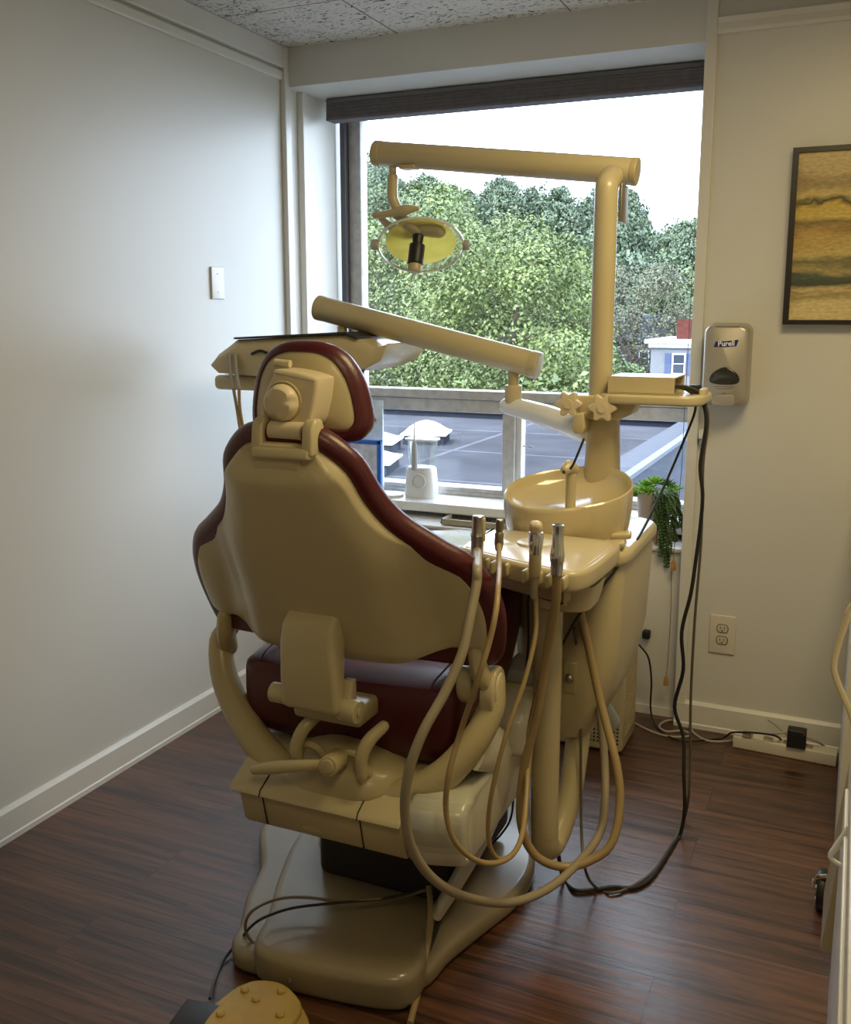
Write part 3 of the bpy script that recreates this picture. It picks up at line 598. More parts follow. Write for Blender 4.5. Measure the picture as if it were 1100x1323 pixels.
# shell: raised middle, flared shoulders
sh = inset(OUT, .026)
sh = [(u, max(v, .116 + .030*(abs(u)/.30)**2 - .06*ss((abs(u)-.29)/.05))) for u, v in sh]
def shell_off(u, v):
    w = .075 + .055*ss((.56-v)/.22) + .03*ss((.30-v)/.25)
    d = ss((abs(u)-w)/.115)
    top = ss((.60-v)/.05)
    return .022 + .050*(1-d)*(.35+.65*top) + .012*math.exp(-((abs(u)-.30)/.05)**2)*ss((.36-v)/.1) - .012*ss((.16-v)/.05)
bm = NB(); N_ = 22; rings = [[BP(u, v, -.005+wrap(u)) for u, v in sh], [BP(u, v, .012+wrap(u)) for u, v in sh]]
vc = .30
for k in range(N_+1):
    s = 1-.985*(k/N_)**1.0; s = min(s, .985)
    rings.append([BP(u*s, vc+(v-vc)*s, shell_off(u*s, vc+(v-vc)*s)+wrap(u*s)) for u, v in sh])
loft(bm, rings, cap=True)
obj('back_shell', bm, CREAM, chair, angle=1.0)
# neck bridge rising from the shell to the headrest
bm = NB()
loft(bm, [[BP(x*w, v, o_+h*d) for x, h in ((-1, 0), (-.9, 1), (.9, 1), (1, 0))] for v, w, o_, d in ((.52, .085, .05, .012), (.56, .060, .045, .014), (.60, .050, .036, .014), (.62, .050, .030, .016))])
obj('neck_bridge', bm, CREAM, chair, bevel=.006)
# lower ears reaching to the arm tips
for s in (-1, 1):
    bm = NB(); tube(bm, [BP(s*.30, .12, -.01), (CX+s*.306, 1.715, .675), (CX+s*.316, 1.735, .645), (CX+s*.318, 1.745, .628)], [.024, .026, .025, .022], 14, 5, flat=.7, rounded=True)
    obj('side_bracket', bm, CREAM_D, chair)
# headrest
HC = Vector((CX-.004, 1.585, 1.236)); 
def HP(u, v, off): return HC + XX*u + Vector((0, .10, .995))*v + Vector((0, -.995, .10))*off
hh = [(0.0,.094), (.045,.090), (.082,.072), (.110,.035), (.126,-.010), (.132,-.055), (.120,-.082), (.095,-.094), (.04,-.092), (0,-.090), (-.04,-.092), (-.095,-.092), (-.122,-.078), (-.130,-.045), (-.126,0), (-.112,.042), (-.085,.074), (-.045,.091)]
HO = smooth_outline(hh, 5)
bm = NB(); rings = []; rr = .020
def hwrap(u): return -.03*(abs(u)/.13)**2
def hring(o, off): return [HP(u, v, off+hwrap(u)) for u, v in o]
rings.append(hring(sc_o(inset(HO, rr), .4, 0), .004))
for k in range(9):
    t = -PI/2 + PI*k/8
    rings.append(hring(inset(HO, rr*(1-math.cos(t))), .006 + rr*1.15*math.sin(-t)))
for s, o_ in ((.9, -.045), (.7, -.058), (.4, -.06), (.1, -.06)): rings.append(hring(sc_o(inset(HO, rr), s, 0), o_))
loft(bm, rings); obj('headrest_cushion', bm, BURG, chair)
bm = NB(); ho = inset(HO, .021); ho = [(u, max(v, -.074)) for u, v in ho]
rings = [hring(ho, -.01), hring(ho, .020)] + [hring(sc_o(ho, s, 0), o_) for s, o_ in ((.97, .027), (.9, .030), (.7, .034), (.4, .036), (.05, .036))]
loft(bm, rings); obj('headrest_shell', bm, CREAM, chair, angle=.9)
# articulating block, knob, hinge
def KP(x, y, z, tilt=.18, c=Vector((CX+.016, 1.508, 1.223))):
    """local frame of the block on the headrest's rear: x right, y up, z out towards the room behind the chair"""
    q = Matrix.Rotation(tilt, 4, 'Y') @ Vector((x, 0, y)); return c + Vector((q.x, -z, q.z)) + Vector((0, .10*y, 0))
blk = smooth_outline([(-.038,.052), (.036,.054), (.050,.040), (.050,-.024), (.034,-.046), (.014,-.056), (-.042,-.056), (-.056,-.040), (-.056,.0), (-.046,.034)], 4)
bm = NB(); pillow_prism(bm, blk, -.05, .018, .008, KP); obj('headrest_block', bm, KNOBM, chair)
bm = NB(); lathe(bm, [(.0375, 0), (.0385, .003), (.036, .006), (.0345, .004)], KP(-.010, -.002, .016), (0, -1, 0), 40); obj('knob_ring', bm, CREAM_D, chair)
bm = NB(); rings = []
for r_, h_, lob in ((.034, .000, 0), (.034, .010, .0), (.032, .018, .10), (.026, .024, .16), (.014, .026, .1), (.002, .026, 0)):
    rings.append([KP(-.010, -.002, .018, 0) + Vector((math.cos(a)*r_*(1-lob*max(0, math.cos(3*a-.6))**3*1.6), -h_, math.sin(a)*r_*(1-lob*max(0, math.cos(3*a-.6))**3*1.6))) for a in [2*PI*k/60 for k in range(60)]])
loft(bm, rings); obj('headrest_knob', bm, KNOBM, chair)
bm = NB(); cyl(bm, KP(-.028, .062, -.01), KP(-.060, .058, -.01), .007, 12); obj('release_button', bm, KNOBM, chair)
bm = NB(); cyl(bm, KP(-.032, -.052, .022, 0), KP(.036, -.052, .022, 0), .0175, 22); obj('hinge_barrel', bm, KNOBM, chair)
for s in (-1, 1):
    bm = NB(); x0 = .002 + s*.053
    pr_ = [(-.005, -.094), (.046, -.094), (.044, -.042), (.034, -.028), (.010, -.028), (-.002, -.05)]
    loft(bm, [[KP(x, b, a, 0) for a, b in pr_] for x in (x0-.012, x0+.012)]); obj('hinge_fork', bm, CREAM, chair, bevel=.006)
bm = NB(); loft(bm, [[KP(x, b, a, 0) for a, b in ((.000, -.104), (.050, -.100), (.046, -.078), (.0, -.074))] for x in (-.060, .062)]); obj('hinge_yoke', bm, CREAM, chair, bevel=.007)

# seat: a long upholstered cushion rising to the knees and falling to the feet
def seat_section(x, y, z, w, th, dish, tilt=0):
    pts = []; n = 36
    for k in range(n):
        a = 2*PI*k/n; c_, s_ = math.cos(a), math.sin(a); e = .34
        px = math.copysign(abs(c_)**e, c_)*w; pz = math.copysign(abs(s_)**e, s_)*th/2
        if s_ > 0: pz -= dish*(1-(abs(px)/w)**2)
        pts.append(Vector((x+px, y - pz*tilt, z+pz)))
    return pts
bm = NB()
loft(bm, [seat_section(CX, y, z, w, th, d, tl) for y, z, w, th, d, tl in (
    (1.690, .555, .225, .12, .012, 0), (1.698, .555, .244, .165, .02, 0), (1.715, .553, .256, .188, .022, 0), (1.78, .555, .264, .195, .024, .05), (1.86, .568, .272, .20, .024, .1),
    (1.93, .61, .278, .19, .022, .2), (1.99, .655, .278, .18, .02, .3), (2.05, .695, .272, .17, .016, .3), (2.11, .715, .262, .165, .012, .1), (2.15, .720, .252, .16, .01, 0))])
obj('seat_cushion', bm, BURG, chair)
bm = NB()
loft(bm, [seat_section(CX, y, z, w, th, 0.01, tl) for y, z, w, th, tl in (
    (2.135, .715, .235, .14, 0), (2.16, .718, .245, .155, 0), (2.25, .715, .240, .15, -.1), (2.45, .69, .225, .13, -.15), (2.65, .65, .205, .11, -.2), (2.80, .61, .19, .10, -.2), (2.84, .60, .17, .075, -.2))])
obj('leg_rest_cushion', bm, BURG, chair)
for xs in (-.205, .205):
    bm = NB(); tube(bm, [(CX+xs, 1.694, .58), (CX+xs, 1.705, .632), (CX+xs*1.02, 1.76, .648), (CX+xs*1.05, 1.88, .665)], .0022, 6, 4); obj('seam_piping', bm, SEAM, chair)
bm = NB()
loft(bm, [[Vector((CX+x, y, z+h)) for x, h in ((-.245,-.02),(-.235,.066),(-.12,.080),(0,.078),(.12,.080),(.235,.066),(.245,-.02))] + [Vector((CX+x, y, z+h-.002)) for x, h in ((.243,-.02),(.233,.063),(.12,.077),(0,.075),(-.12,.077),(-.233,.063),(-.243,-.02))] for y, z in ((2.19, .722), (2.30, .712), (2.46, .688), (2.66, .652), (2.83, .610))], closed=True)
obj('foot_cover', bm, WRAP, chair, label='clear plastic cover laid over the foot end')
bm = NB(); box(bm, CX-.17, CX+.17, 1.74, 2.14, .44, .48); obj('seat_pan', bm, DARKM, chair, bevel=.01)

# cradle casting: a wide U from arm tip to arm tip
bm = NB()
U = [(-1.268, 1.752, .672), (-1.292, 1.745, .640), (-1.262, 1.715, .560), (-1.185, 1.680, .480), (-1.10, 1.655, .425), (-1.01, 1.645, .398), (-.90, 1.640, .392), (-.80, 1.645, .408), (-.715, 1.665, .452), (-.655, 1.70, .525), (-.628, 1.735, .590), (-.628, 1.752, .640)]
tube(bm, U, [.020, .027, .031, .034, .036, .038, .038, .036, .034, .030, .028, .024], 16, 5, flat=1.0, rounded=True)
obj('cradle_arm', bm, CREAM_D, chair)
bm = NB()
loft(bm, [[Vector((x, y, z)) for x, z in rr_] for y, rr_ in (
    (1.585, [(-1.00,.405),(-.96,.44),(-.93,.45),(-.89,.445),(-.85,.42),(-.86,.395),(-.93,.388),(-.99,.39)]),
    (1.60, [(-1.05,.40),(-.99,.462),(-.94,.478),(-.88,.472),(-.80,.425),(-.82,.385),(-.93,.375),(-1.02,.38)]),
    (1.66, [(-1.12,.43),(-1.0,.490),(-.95,.505),(-.88,.495),(-.74,.45),(-.78,.39),(-.93,.38),(-1.06,.39)]),
    (1.80, [(-1.12,.45),(-1.0,.492),(-.95,.500),(-.88,.495),(-.76,.46),(-.78,.40),(-.93,.39),(-1.06,.40)]))])
obj('cradle_hub', bm, CREAM_D, chair, sub=1)
for x in (-.985, -.835):
    bm = NB(); tube(bm, [(x+.014, 1.635, .560), (x-.004, 1.605, .538), (x-.014, 1.592, .505), (x-.012, 1.59, .470)], [.012, .014, .014, .012], 12, 4, rounded=True); obj('support_finger', bm, CREAM_D, chair)
bm = NB(); cyl(bm, (-.965, 1.70, .40), (-.965, 1.70, .32), .115, 40); obj('swivel_collar', bm, CREAM_D, chair, bevel=.004)
# rotation brake lever
bm = NB(); cyl(bm, (-.905, 1.60, .492), (-.900, 1.545, .498), .021, 20); cyl(bm, (-.900, 1.546, .498), (-.900, 1.541, .4985), .015, 20); obj('lever_boss', bm, CREAM_D, chair, bevel=.004)
bm = NB(); tube(bm, [(-.910, 1.565, .492), (-.96, 1.556, .484), (-1.02, 1.55, .471), (-1.075, 1.55, .455)], [.0105, .012, .0145, .0115], 14, 4, flat=.8, rounded=True); obj('brake_lever', bm, CREAM, chair)
# recline bracket behind the backrest
bm = NB()
prof = [(1.625, .790), (1.590, .800), (1.560, .780), (1.552, .740), (1.556, .660), (1.560, .600), (1.585, .590), (1.600, .640), (1.615, .700)]
w0 = lambda z: -1.008 if z > .7 else -1.026+.002
bm = NB()
loft(bm, [[Vector((x + (.006 if z < .7 else 0)*(1 if x < -.95 else -1)*-1, y, z)) for y, z in prof] for x in (-1.010, -.892)])
obj('recline_bracket', bm, CREAM, chair, bevel=.012)
bm = NB(); cyl(bm, (-1.060, 1.60, .608), (-1.012, 1.60, .608), .021, 22); obj('bracket_pivot', bm, CREAM, chair, bevel=.003)
bm = NB(); cyl(bm, (-.895, 1.595, .604), (-.852, 1.590, .602), .023, 22); cyl(bm, (-.852, 1.590, .602), (-.850, 1.590, .602), .009, 14); obj('bracket_pivot', bm, CREAM, chair, bevel=.003)
bm = NB(); loft(bm, [[Vector((x, y, z)) for y, z in ((1.575, .585), (1.60, .66), (1.62, .66), (1.62, .585))] for x in (-.895, -.872)]); obj('bracket_ear', bm, CREAM, chair, bevel=.004)
bm = NB(); box(bm, -1.02, -.86, 1.61, 1.70, .555, .60); obj('bracket_base', bm, CREAM_D, chair, bevel=.012)
# pivot hubs at the arm tips
def hub(s):
    x = CX + s*.322
    bm = NB(); loft(bm, [[Vector((xx, 1.748+dy, z)) for dy, z in [(.042*math.cos(a), .622+.057*math.sin(a)) for a in [2*PI*k/28 for k in range(28)]]] for xx in (x-.016*s, x+.014*s)]); h = obj('pivot_hub', bm, CREAM, chair, bevel=.006)
    bm = NB(); loft(bm, [[Vector((xx, 1.748+dy, z)) for dy, z in [(.028*math.cos(a), .624+.042*math.sin(a)) for a in [2*PI*k/28 for k in range(28)]]] for xx in (x+.012*s, x+.0175*s)]); obj('hub_cap', bm, KNOBM, h, bevel=.002)
hub(1)
bm = NB(); loft(bm, [[Vector((x, 1.745+.027*math.cos(a), .632+.040*math.sin(a))) for a in [2*PI*k/24 for k in range(24)]] for x in (-.70, -.665)]); obj('hub_spacer', bm, CREAM, chair, bevel=.008)
# motor housing under the seat: stepped beige cover, clear end cover
bm = NB()
P1 = [(1.605, .300), (1.590, .315), (1.572, .392), (1.590, .402), (2.05, .402), (2.05, .300)]
loft(bm, [[Vector((x, y, z)) for y, z in P1] for x in (-1.135, -.752)]); obj('motor_cover', bm, CREAM, chair, bevel=.006)
bm = NB()
P2 = [(1.560, .388), (1.566, .400), (1.660, .448), (2.04, .450), (2.04, .400), (1.585, .392)]
loft(bm, [[Vector((x, y, z)) for y, z in P2] for x in (-1.150, -.752)]); obj('cover_lid', bm, CREAM, chair, bevel=.003)
for x in (-1.075, -.845):
    bm = NB(); loft(bm, [[Vector((x+d, y, z)) for y, z in ((1.5885, .312), (1.5705, .391), (1.559, .388), (1.5655, .4015), (1.660, .4495), (1.66, .446), (1.58, .39), (1.60, .312))] for d in (-.0012, .0012)]); obj('cover_seam', bm, DARKM, chair, smooth=False)
bm = NB()
P3 = [(1.600, .300), (1.585, .330), (1.575, .390), (1.590, .425), (1.64, .445), (2.04, .45), (2.04, .30)]
loft(bm, [[Vector((x, y + (.0 if x < -.70 else .03*((x+.70)/.09)), z)) for y, z in P3] for x in (-.750, -.700, -.655, -.632)]); obj('end_cover', bm, IVORY, chair, bevel=.012)
bm = NB()
P4 = [(1.592, .325), (1.578, .350), (1.568, .392), (1.583, .429), (1.64, .451), (1.90, .457), (1.90, .453), (1.64, .447), (1.587, .426), (1.572, .39), (1.582, .35), (1.596, .327)]
loft(bm, [[Vector((x, y + (.0 if x < -.70 else .03*((x+.70)/.09)), z)) for y, z in P4] for x in (-.748, -.700, -.655, -.622)]); obj('end_cover_shield', bm, CLEAR, chair)
# lift arms
bm = NB(); tube(bm, [(-.645, 1.70, .515), (-.640, 1.80, .47), (-.645, 1.845, .38), (-.665, 1.835, .29), (-.71, 1.80, .18), (-.76, 1.77, .08)], [.04, .052, .055, .05, .040, .034], 18, 5, flat=.42, up=(0, 1, .4)); obj('lift_arm', bm, IVORY, chair)
bm = NB(); tube(bm, [(-1.12, 1.90, .40), (-1.13, 1.95, .28), (-1.13, 1.95, .08)], [.05, .05, .05], 14, 4, flat=.4, up=(0, 1, 0)); obj('lift_arm', bm, IVORY, chair)
bm = NB(); loft(bm, [[Vector((x, y, z)) for y, z in ((1.88, .42), (1.89, .50), (1.94, .535), (2.10, .54), (2.15, .50), (2.15, .42))] for x in (-.72, -.605)]); obj('side_housing', bm, IVORY, chair, bevel=.018)
bm = NB(); box(bm, -1.08, -.74, 1.80, 2.2, .075, .30); obj('lift_mechanism', bm, DARKM, chair, bevel=.02)
for x in (-.975, -.880):
    bm = NB(); tube(bm, [(x-.035, 1.615, .462), (x-.022, 1.612, .492), (x, 1.61, .502), (x+.022, 1.612, .490), (x+.035, 1.615, .458)], .008, 8, 5); obj('spring_guard', bm, CREAM_D, chair)
# floor base: footplate with a raised tongue and two wings
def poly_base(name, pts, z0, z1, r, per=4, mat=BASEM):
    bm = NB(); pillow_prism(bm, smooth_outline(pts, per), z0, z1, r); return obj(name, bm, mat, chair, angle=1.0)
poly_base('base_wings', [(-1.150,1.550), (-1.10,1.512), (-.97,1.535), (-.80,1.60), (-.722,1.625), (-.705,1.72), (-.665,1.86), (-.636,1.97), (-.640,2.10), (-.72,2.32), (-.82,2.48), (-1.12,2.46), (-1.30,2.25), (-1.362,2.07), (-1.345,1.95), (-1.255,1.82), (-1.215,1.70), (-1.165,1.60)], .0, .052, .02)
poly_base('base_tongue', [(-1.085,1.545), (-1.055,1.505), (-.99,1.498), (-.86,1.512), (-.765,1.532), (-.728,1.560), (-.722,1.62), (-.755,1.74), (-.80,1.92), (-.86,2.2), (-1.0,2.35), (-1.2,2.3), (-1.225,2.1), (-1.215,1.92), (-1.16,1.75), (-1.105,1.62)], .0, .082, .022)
bm = NB(); tube(bm, [(-.730,1.60,.045), (-.765,1.78,.055), (-.80,1.98,.06)], [.010,.011,.012], 8, 3); obj('base_channel', bm, DARKM, chair)
# ------------------------------------------------------------------ delivery and cuspidor unit
unit = thing('cuspidor_unit', 'cream cuspidor unit with basin, tall light post, side tray and looping pipe beside the chair', 'dental unit', (-.58, 2.25, 0))
def body_ring(x0, x1, y0, y1, z, r=.05):
    return [Vector(((x0+x1)/2+a, (y0+y1)/2+b, z)) for a, b in rrect(x1-x0, y1-y0, r, 6)]
bm = NB()
loft(bm, [body_ring(*q) for q in ((-.64,-.55,2.14,2.36,.375,.04), (-.675,-.525,2.11,2.42,.385,.05), (-.69,-.50,2.10,2.45,.43,.06), (-.70,-.475,2.09,2.47,.50,.06), (-.71,-.458,2.09,2.50,.60,.06), (-.715,-.452,2.09,2.52,.78,.06), (-.715,-.455,2.09,2.52,.815,.06))])
obj('unit_body', bm, CREAM, unit)
bm = NB(); pillow_prism(bm, [(a-.578, b+2.30) for a, b in rrect(.275, .45, .08, 7)], .812, .850, .014); obj('deck_plate', bm, CREAM, unit)
bm = NB(); obox(bm, (-.60, 2.0935, .6), (.003, .004, .36)); obj('body_seam', bm, CREAM_D, unit)
bm = NB(); obox(bm, (-.560, 2.086, .545), (.030, .010, .075)); pn = obj('control_plate', bm, CREAM_D, unit, bevel=.003)
bm = NB(); lathe(bm, [(.011, 0), (.010, .008), (.006, .012), (0, .013)], (-.560, 2.081, .545), (0, -1, 0), 20); obj('control_screw', bm, STEEL, pn)
for y, z in ((2.13, .862), (2.20, .868)):
    bm = NB(); obox(bm, (-.478, y, z), (.05, .035, .016), (0, -.1, .2)); obj('deck_button', bm, CREAM, unit, bevel=.006)
# basin
def basin_pt(a, s, z): 
    ex = .150*s; ey = .145*s; c_, s_ = math.cos(a), math.sin(a)
    x = math.copysign(abs(c_)**.9, c_)*ex*(1 if c_ > 0 else 1.08); y = math.copysign(abs(s_)**.9, s_)*ey
    rt = .42; xx = x*math.cos(rt)-y*math.sin(rt); yy = x*math.sin(rt)+y*math.cos(rt)
    return (-.618+xx, 2.255+yy, z)
def basin_ring(s, z, tilt=1):
    out = []
    for k in range(56):
        a = 2*PI*k/56; x, y, zz = basin_pt(a, s, z); out.append(Vector((x, y, zz + tilt*((y-2.10)*.20 + (x+.62)*.06))))
    return out
bm = NB()
loft(bm, [basin_ring(s, z, t) for s, z, t in ((.90,.846,0), (.935,.855,.1), (.97,.875,.4), (.995,.90,.8), (1.0,.924,1), (.995,.931,1), (.975,.934,1), (.950,.930,1), (.93,.920,1), (.90,.912,.95), (.84,.904,.9), (.70,.897,.8), (.45,.892,.7), (.15,.888,.7), (.02,.887,.7))])
obj('basin', bm, M('glossy_cream', (.56, .47, .28), .14, coat=.6), unit)
bm = NB(); cyl(bm, (-.560, 2.28, .885), (-.560, 2.28, .895), .022, 20); obj('basin_drain', bm, CHROME, unit)
bm = NB(); tube(bm, [(-.607, 2.22, .885), (-.607, 2.22, .95), (-.607, 2.218, 1.005)], .0125, 16, 3); tube(bm, [(-.604, 2.225, 1.012), (-.609, 2.205, 1.022), (-.613, 2.19, 1.016)], [.015, .016, .012], 16, 3, rounded=True); obj('cup_filler_spout', bm, CREAM, unit, bevel=.001)
bm = NB(); cyl(bm, (-.6125, 2.1765, 1.013), (-.613, 2.175, 1.0125), .004, 10); obj('spout_hole', bm, DARKM, unit)
# post
bm = NB(); loft(bm, [[Vector((-.580+a*w, 2.42+b*d, z)) for a, b in rrect(1, 1, .3, 4)] for z, w, d in ((.84, .10, .09), (.97, .088, .08), (1.06, .080, .074), (1.12, .076, .070), (1.17, .070, .066))]); obj('post_base', bm, CREAM, unit)
bm = NB(); tube(bm, [(-.587, 2.40, 1.15), (-.587, 2.40, 1.45), (-.587, 2.40, 1.66), (-.587, 2.412, 1.69), (-.587, 2.45, 1.712)], [.0285, .0285, .0285, .0285, .029], 28, 5, rounded=True); obj('light_post', bm, CREAM, unit)
bm = NB(); box(bm, -.556, -.548, 2.40, 2.47, 1.60, 1.69); obj('post_bracket', bm, STEEL, unit, bevel=.002)
# clamp with two star knobs, shelf
bm = NB(); loft(bm, [[Vector((x, 2.36+d, z)) for x, z in ((-.650,1.155),(-.645,1.178),(-.50,1.18),(-.485,1.170),(-.50,1.135),(-.53,1.120),(-.60,1.118),(-.645,1.135))] for d in (0, .09)]); obj('shelf_clamp', bm, CREAM, unit, bevel=.006)
def star(x, y, z, r):
    bm = NB(); pr_ = []
    for k in range(48):
        a = 2*PI*k/48 + .3; q = r*(.80 + .15*math.cos(6*a)); pr_.append((q*math.cos(a), q*math.sin(a)))
    pillow_prism(bm, pr_, 0, .020, .003, lambda a, b, c: Vector((x+a, y-c, z+b)))
    o = obj('star_knob', bm, KNOBM, unit)
    bm = NB(); cyl(bm, (x, y+.02, z), (x, y-.0225, z), .012, 16); obj('knob_stem', bm, KNOBM, o)
star(-.650, 2.35, 1.158, .036); star(-.563, 2.345, 1.152, .038)
bm = NB(); loft(bm, [[Vector((x, y, z)) for x, z in ((-.640,1.10),(-.635,1.135),(-.61,1.138),(-.606,1.10),(-.612,1.085),(-.634,1.085))] for y in (2.33, 2.39)]); obj('hose_hook', bm, CREAM, unit, bevel=.005)
bm = NB(); pillow_prism(bm, [(a-.452, b+2.43) for a, b in rrect(.25, .22, .05, 7)], 1.163, 1.186, .006); obj('shelf', bm, CREAM, unit)
bm = NB(); box(bm, -.345, -.330, 2.40, 2.46, 1.165, 1.200); obj('shelf_lip', bm, CREAM, unit, bevel=.003)
# assistant's tray
trayo = [(-.772,1.925), (-.745,1.893), (-.64,1.842), (-.54,1.805), (-.495,1.800), (-.468,1.825), (-.455,1.90), (-.452,2.07), (-.475,2.105), (-.55,2.115), (-.74,2.12), (-.775,2.095)]
bm = NB(); pillow_prism(bm, smooth_outline(trayo, 4), .832, .876, .010); tr = obj('side_tray', bm, CREAM, unit)
bm = NB(); pillow_prism(bm, inset(smooth_outline(trayo, 4), .014), .8735, .8775, .002); obj('tray_top', bm, M('tray_ivory', (.66,.58,.42), .16, coat=.5), tr)
bm = NB(); lathe(bm, [(.042, 0), (.042, .004), (.038, .006), (.02, .0055), (.0, .005)], (-.622, 2.00, .8775), (0,0,1), 36); obj('foil_pad', bm, M('pad_white', (.7,.68,.62), .3), tr)
bm = NB(); pillow_prism(bm, inset(smooth_outline(trayo, 4), .045), .795, .834, .008); obj('tray_underside', bm, CREAM_D, unit)
bm = NB(); loft(bm, [[Vector((-.535+a*s, 1.945+b*s, z)) for a, b in rrect(.15, .17, .05, 6)] for z, s in ((.765, .70), (.772, .84), (.80, .93), (.826, 1.0))]); obj('tray_hub', bm, CREAM, unit)
for x, y in ((-.700, 1.853), (-.648, 1.828), (-.567, 1.792), (-.512, 1.775)):
    bm = NB()
    for s in (-1, 1): obox(bm, (x+s*.0165, y+.022, .858), (.009, .05, .026))
    obox(bm, (x, y+.045, .858), (.04, .012, .026)); obj('instrument_holder', bm, CREAM_D, unit, bevel=.004)
# pipe: pole below the tray, bent back up to the body
bm = NB(); tube(bm, [(-.583, 1.98, .79), (-.583, 1.98, .60), (-.583, 1.98, .30), (-.583, 1.985, .20)], .0315, 26, 4, rounded=False); obj('support_pole', bm, CREAM, unit)
bm = NB(); cyl(bm, (-.583, 1.98, .745), (-.583, 1.98, .741), .0322, 26); obj('pole_joint', bm, CREAM_D, unit)
bm = NB(); tube(bm, [(-.583, 1.985, .24), (-.583, 1.992, .17), (-.578, 2.03, .150), (-.567, 2.07, .185), (-.558, 2.11, .25), (-.556, 2.15, .34), (-.556, 2.18, .42)], [.031, .032, .031, .030, .029, .029, .029], 24, 5); obj('curved_pipe', bm, CREAM, unit)
bm = NB(); box(bm, -.70, -.60, 2.00, 2.14, .545, .575); obj('link_plate', bm, GREYP, unit, bevel=.004)
bm = NB(); box(bm, -.72, -.60, 1.99, 2.13, .515, .545); obj('link_beam', bm, CREAM, unit, bevel=.006)
# ---- operating light
lt = thing('operating_light', 'cream overhead operating light with yellow oval reflector on a long round arm', 'dental light', (-.56, 2.48, 1.70))
E1, E2 = Vector((-.538, 2.50, 1.728)), Vector((-1.262, 2.50, 1.818)); ax = (E2-E1).normalized()
bm = NB(); cyl(bm, E1, E2, .0335, 32); obj('light_arm', bm, CREAM, lt, bevel=.003)
bm = NB(); cyl(bm, E1-ax*.005, E1+ax*.012, .0345, 32); obj('arm_cap', bm, CREAM_D, lt, bevel=.003)
bm = NB(); cyl(bm, E2+ax*.006, E2-ax*.018, .0345, 32); obj('arm_cap', bm, CREAM_D, lt, bevel=.003)
bm = NB(); box(bm, -1.18, -1.135, 2.47, 2.51, 1.768, 1.778); obj('arm_clip', bm, CREAM_D, lt, bevel=.002)
bm = NB(); cyl(bm, (-.587, 2.45, 1.70), (-.587, 2.49, 1.715), .022, 20); obj('arm_joint', bm, CREAM, lt)
bm = NB(); cyl(bm, (-1.212, 2.50, 1.80), (-1.212, 2.50, 1.752), .0105, 16); obj('yoke_stem', bm, CREAM, lt)
bm = NB(); tube(bm, [(-1.212, 2.50, 1.758), (-1.214, 2.50, 1.71), (-1.210, 2.50, 1.685), (-1.190, 2.50, 1.655)], [.0145, .0155, .0155, .013], 16, 5); obj('yoke_neck', bm, CREAM, lt, bevel=.001)
bm = NB(); tube(bm, [(-1.258, 2.48, 1.650), (-1.205, 2.48, 1.654), (-1.165, 2.48, 1.660), (-1.128, 2.48, 1.663)], [.009, .011, .0155, .006], 14, 4, rounded=True); obj('light_handle', bm, CREAM, lt)
bm = NB(); tube(bm, [(-1.250, 2.49, 1.648), (-1.235, 2.52, 1.625), (-1.20, 2.55, 1.606), (-1.16, 2.56, 1.602)], [.009, .012, .013, .012], 12, 4, rounded=True); obj('yoke_fork', bm, CREAM, lt)
bm = NB(); tube(bm, [(-1.20, 2.50, 1.655), (-1.175, 2.52, 1.625), (-1.155, 2.54, 1.600)], [.016, .016, .016], 12, 4); tube(bm, [(-1.155, 2.55, 1.618), (-1.10, 2.56, 1.612)], [.022, .024], 14, 0, rounded=True); obj('lamp_mount', bm, CREAM_D, lt)
LC = Vector((-1.128, 2.50, 1.565))
fwv = Vector((.34, -.84, -.42)).normalized(); rtv = Vector((1, .42, 0)).normalized(); rtv = (rtv-fwv*rtv.dot(fwv)).normalized(); upv = rtv.cross(fwv)
if upv.z < 0: upv = -upv
def LP(a, s, d): return LC + rtv*math.cos(a)*.118*s + upv*math.sin(a)*.078*s + fwv*d
def oval(s, d, n=40): return [LP(2*PI*k/n, s, d) for k in range(n)]
bm = NB(); loft(bm, [oval(s, d) for s, d in ((.1, -.070), (.45, -.064), (.72, -.048), (.90, -.024), (1.0, .0), (.99, .0), (.90, -.024), (.72, -.0475), (.45, -.0635), (.1, -.0695))], cap=False); obj('reflector_shell', bm, CLEAR, lt)
bm = NB(); loft(bm, [oval(s, d) for s, d in ((.84, -.030), (.68, -.046), (.42, -.060), (.06, -.066))], cap=False); obj('yellow_reflector', bm, YELLOWREF, lt)
bm = NB(); loft(bm, [oval(s, d) for s, d in ((1.0, .004), (1.03, .0), (1.03, -.007), (.985, -.008), (.985, .003), (1.0, .004))], cap=False); obj('lens_rim', bm, M('rim_translucent_grey', (.62,.64,.66), .2, coat=.5), lt)
bm = NB(); loft(bm, [oval(s, d) for s, d in ((.99, .002), (.8, .010), (.5, .016), (.1, .019), (.01, .019))], cap=True); obj('lens_cover', bm, CLEAR, lt)
dn = Vector((.02, -.30, -.95)).normalized()
b0 = LC + Vector((.0, -.015, .028))
bm = NB(); cyl(bm, b0, b0+dn*.045, .016, 20, .012); cyl(bm, b0+dn*.028, b0+dn*.085, .0215, 24); obj('bulb_housing', bm, BLACK, lt, bevel=.003)
bm = NB(); cyl(bm, b0+dn*.085, b0+dn*.106, .020, 24, .0185); h = obj('bulb_cap', bm, CREAM_D, lt, bevel=.003)
for s in (-1, 1):
    bm = NB(); c_ = LC + rtv*s*.122 - fwv*.006; cyl(bm, c_-rtv*s*.004, c_+rtv*s*.014, .015, 16); obj('side_pivot', bm, GREYP, lt, bevel=.003)
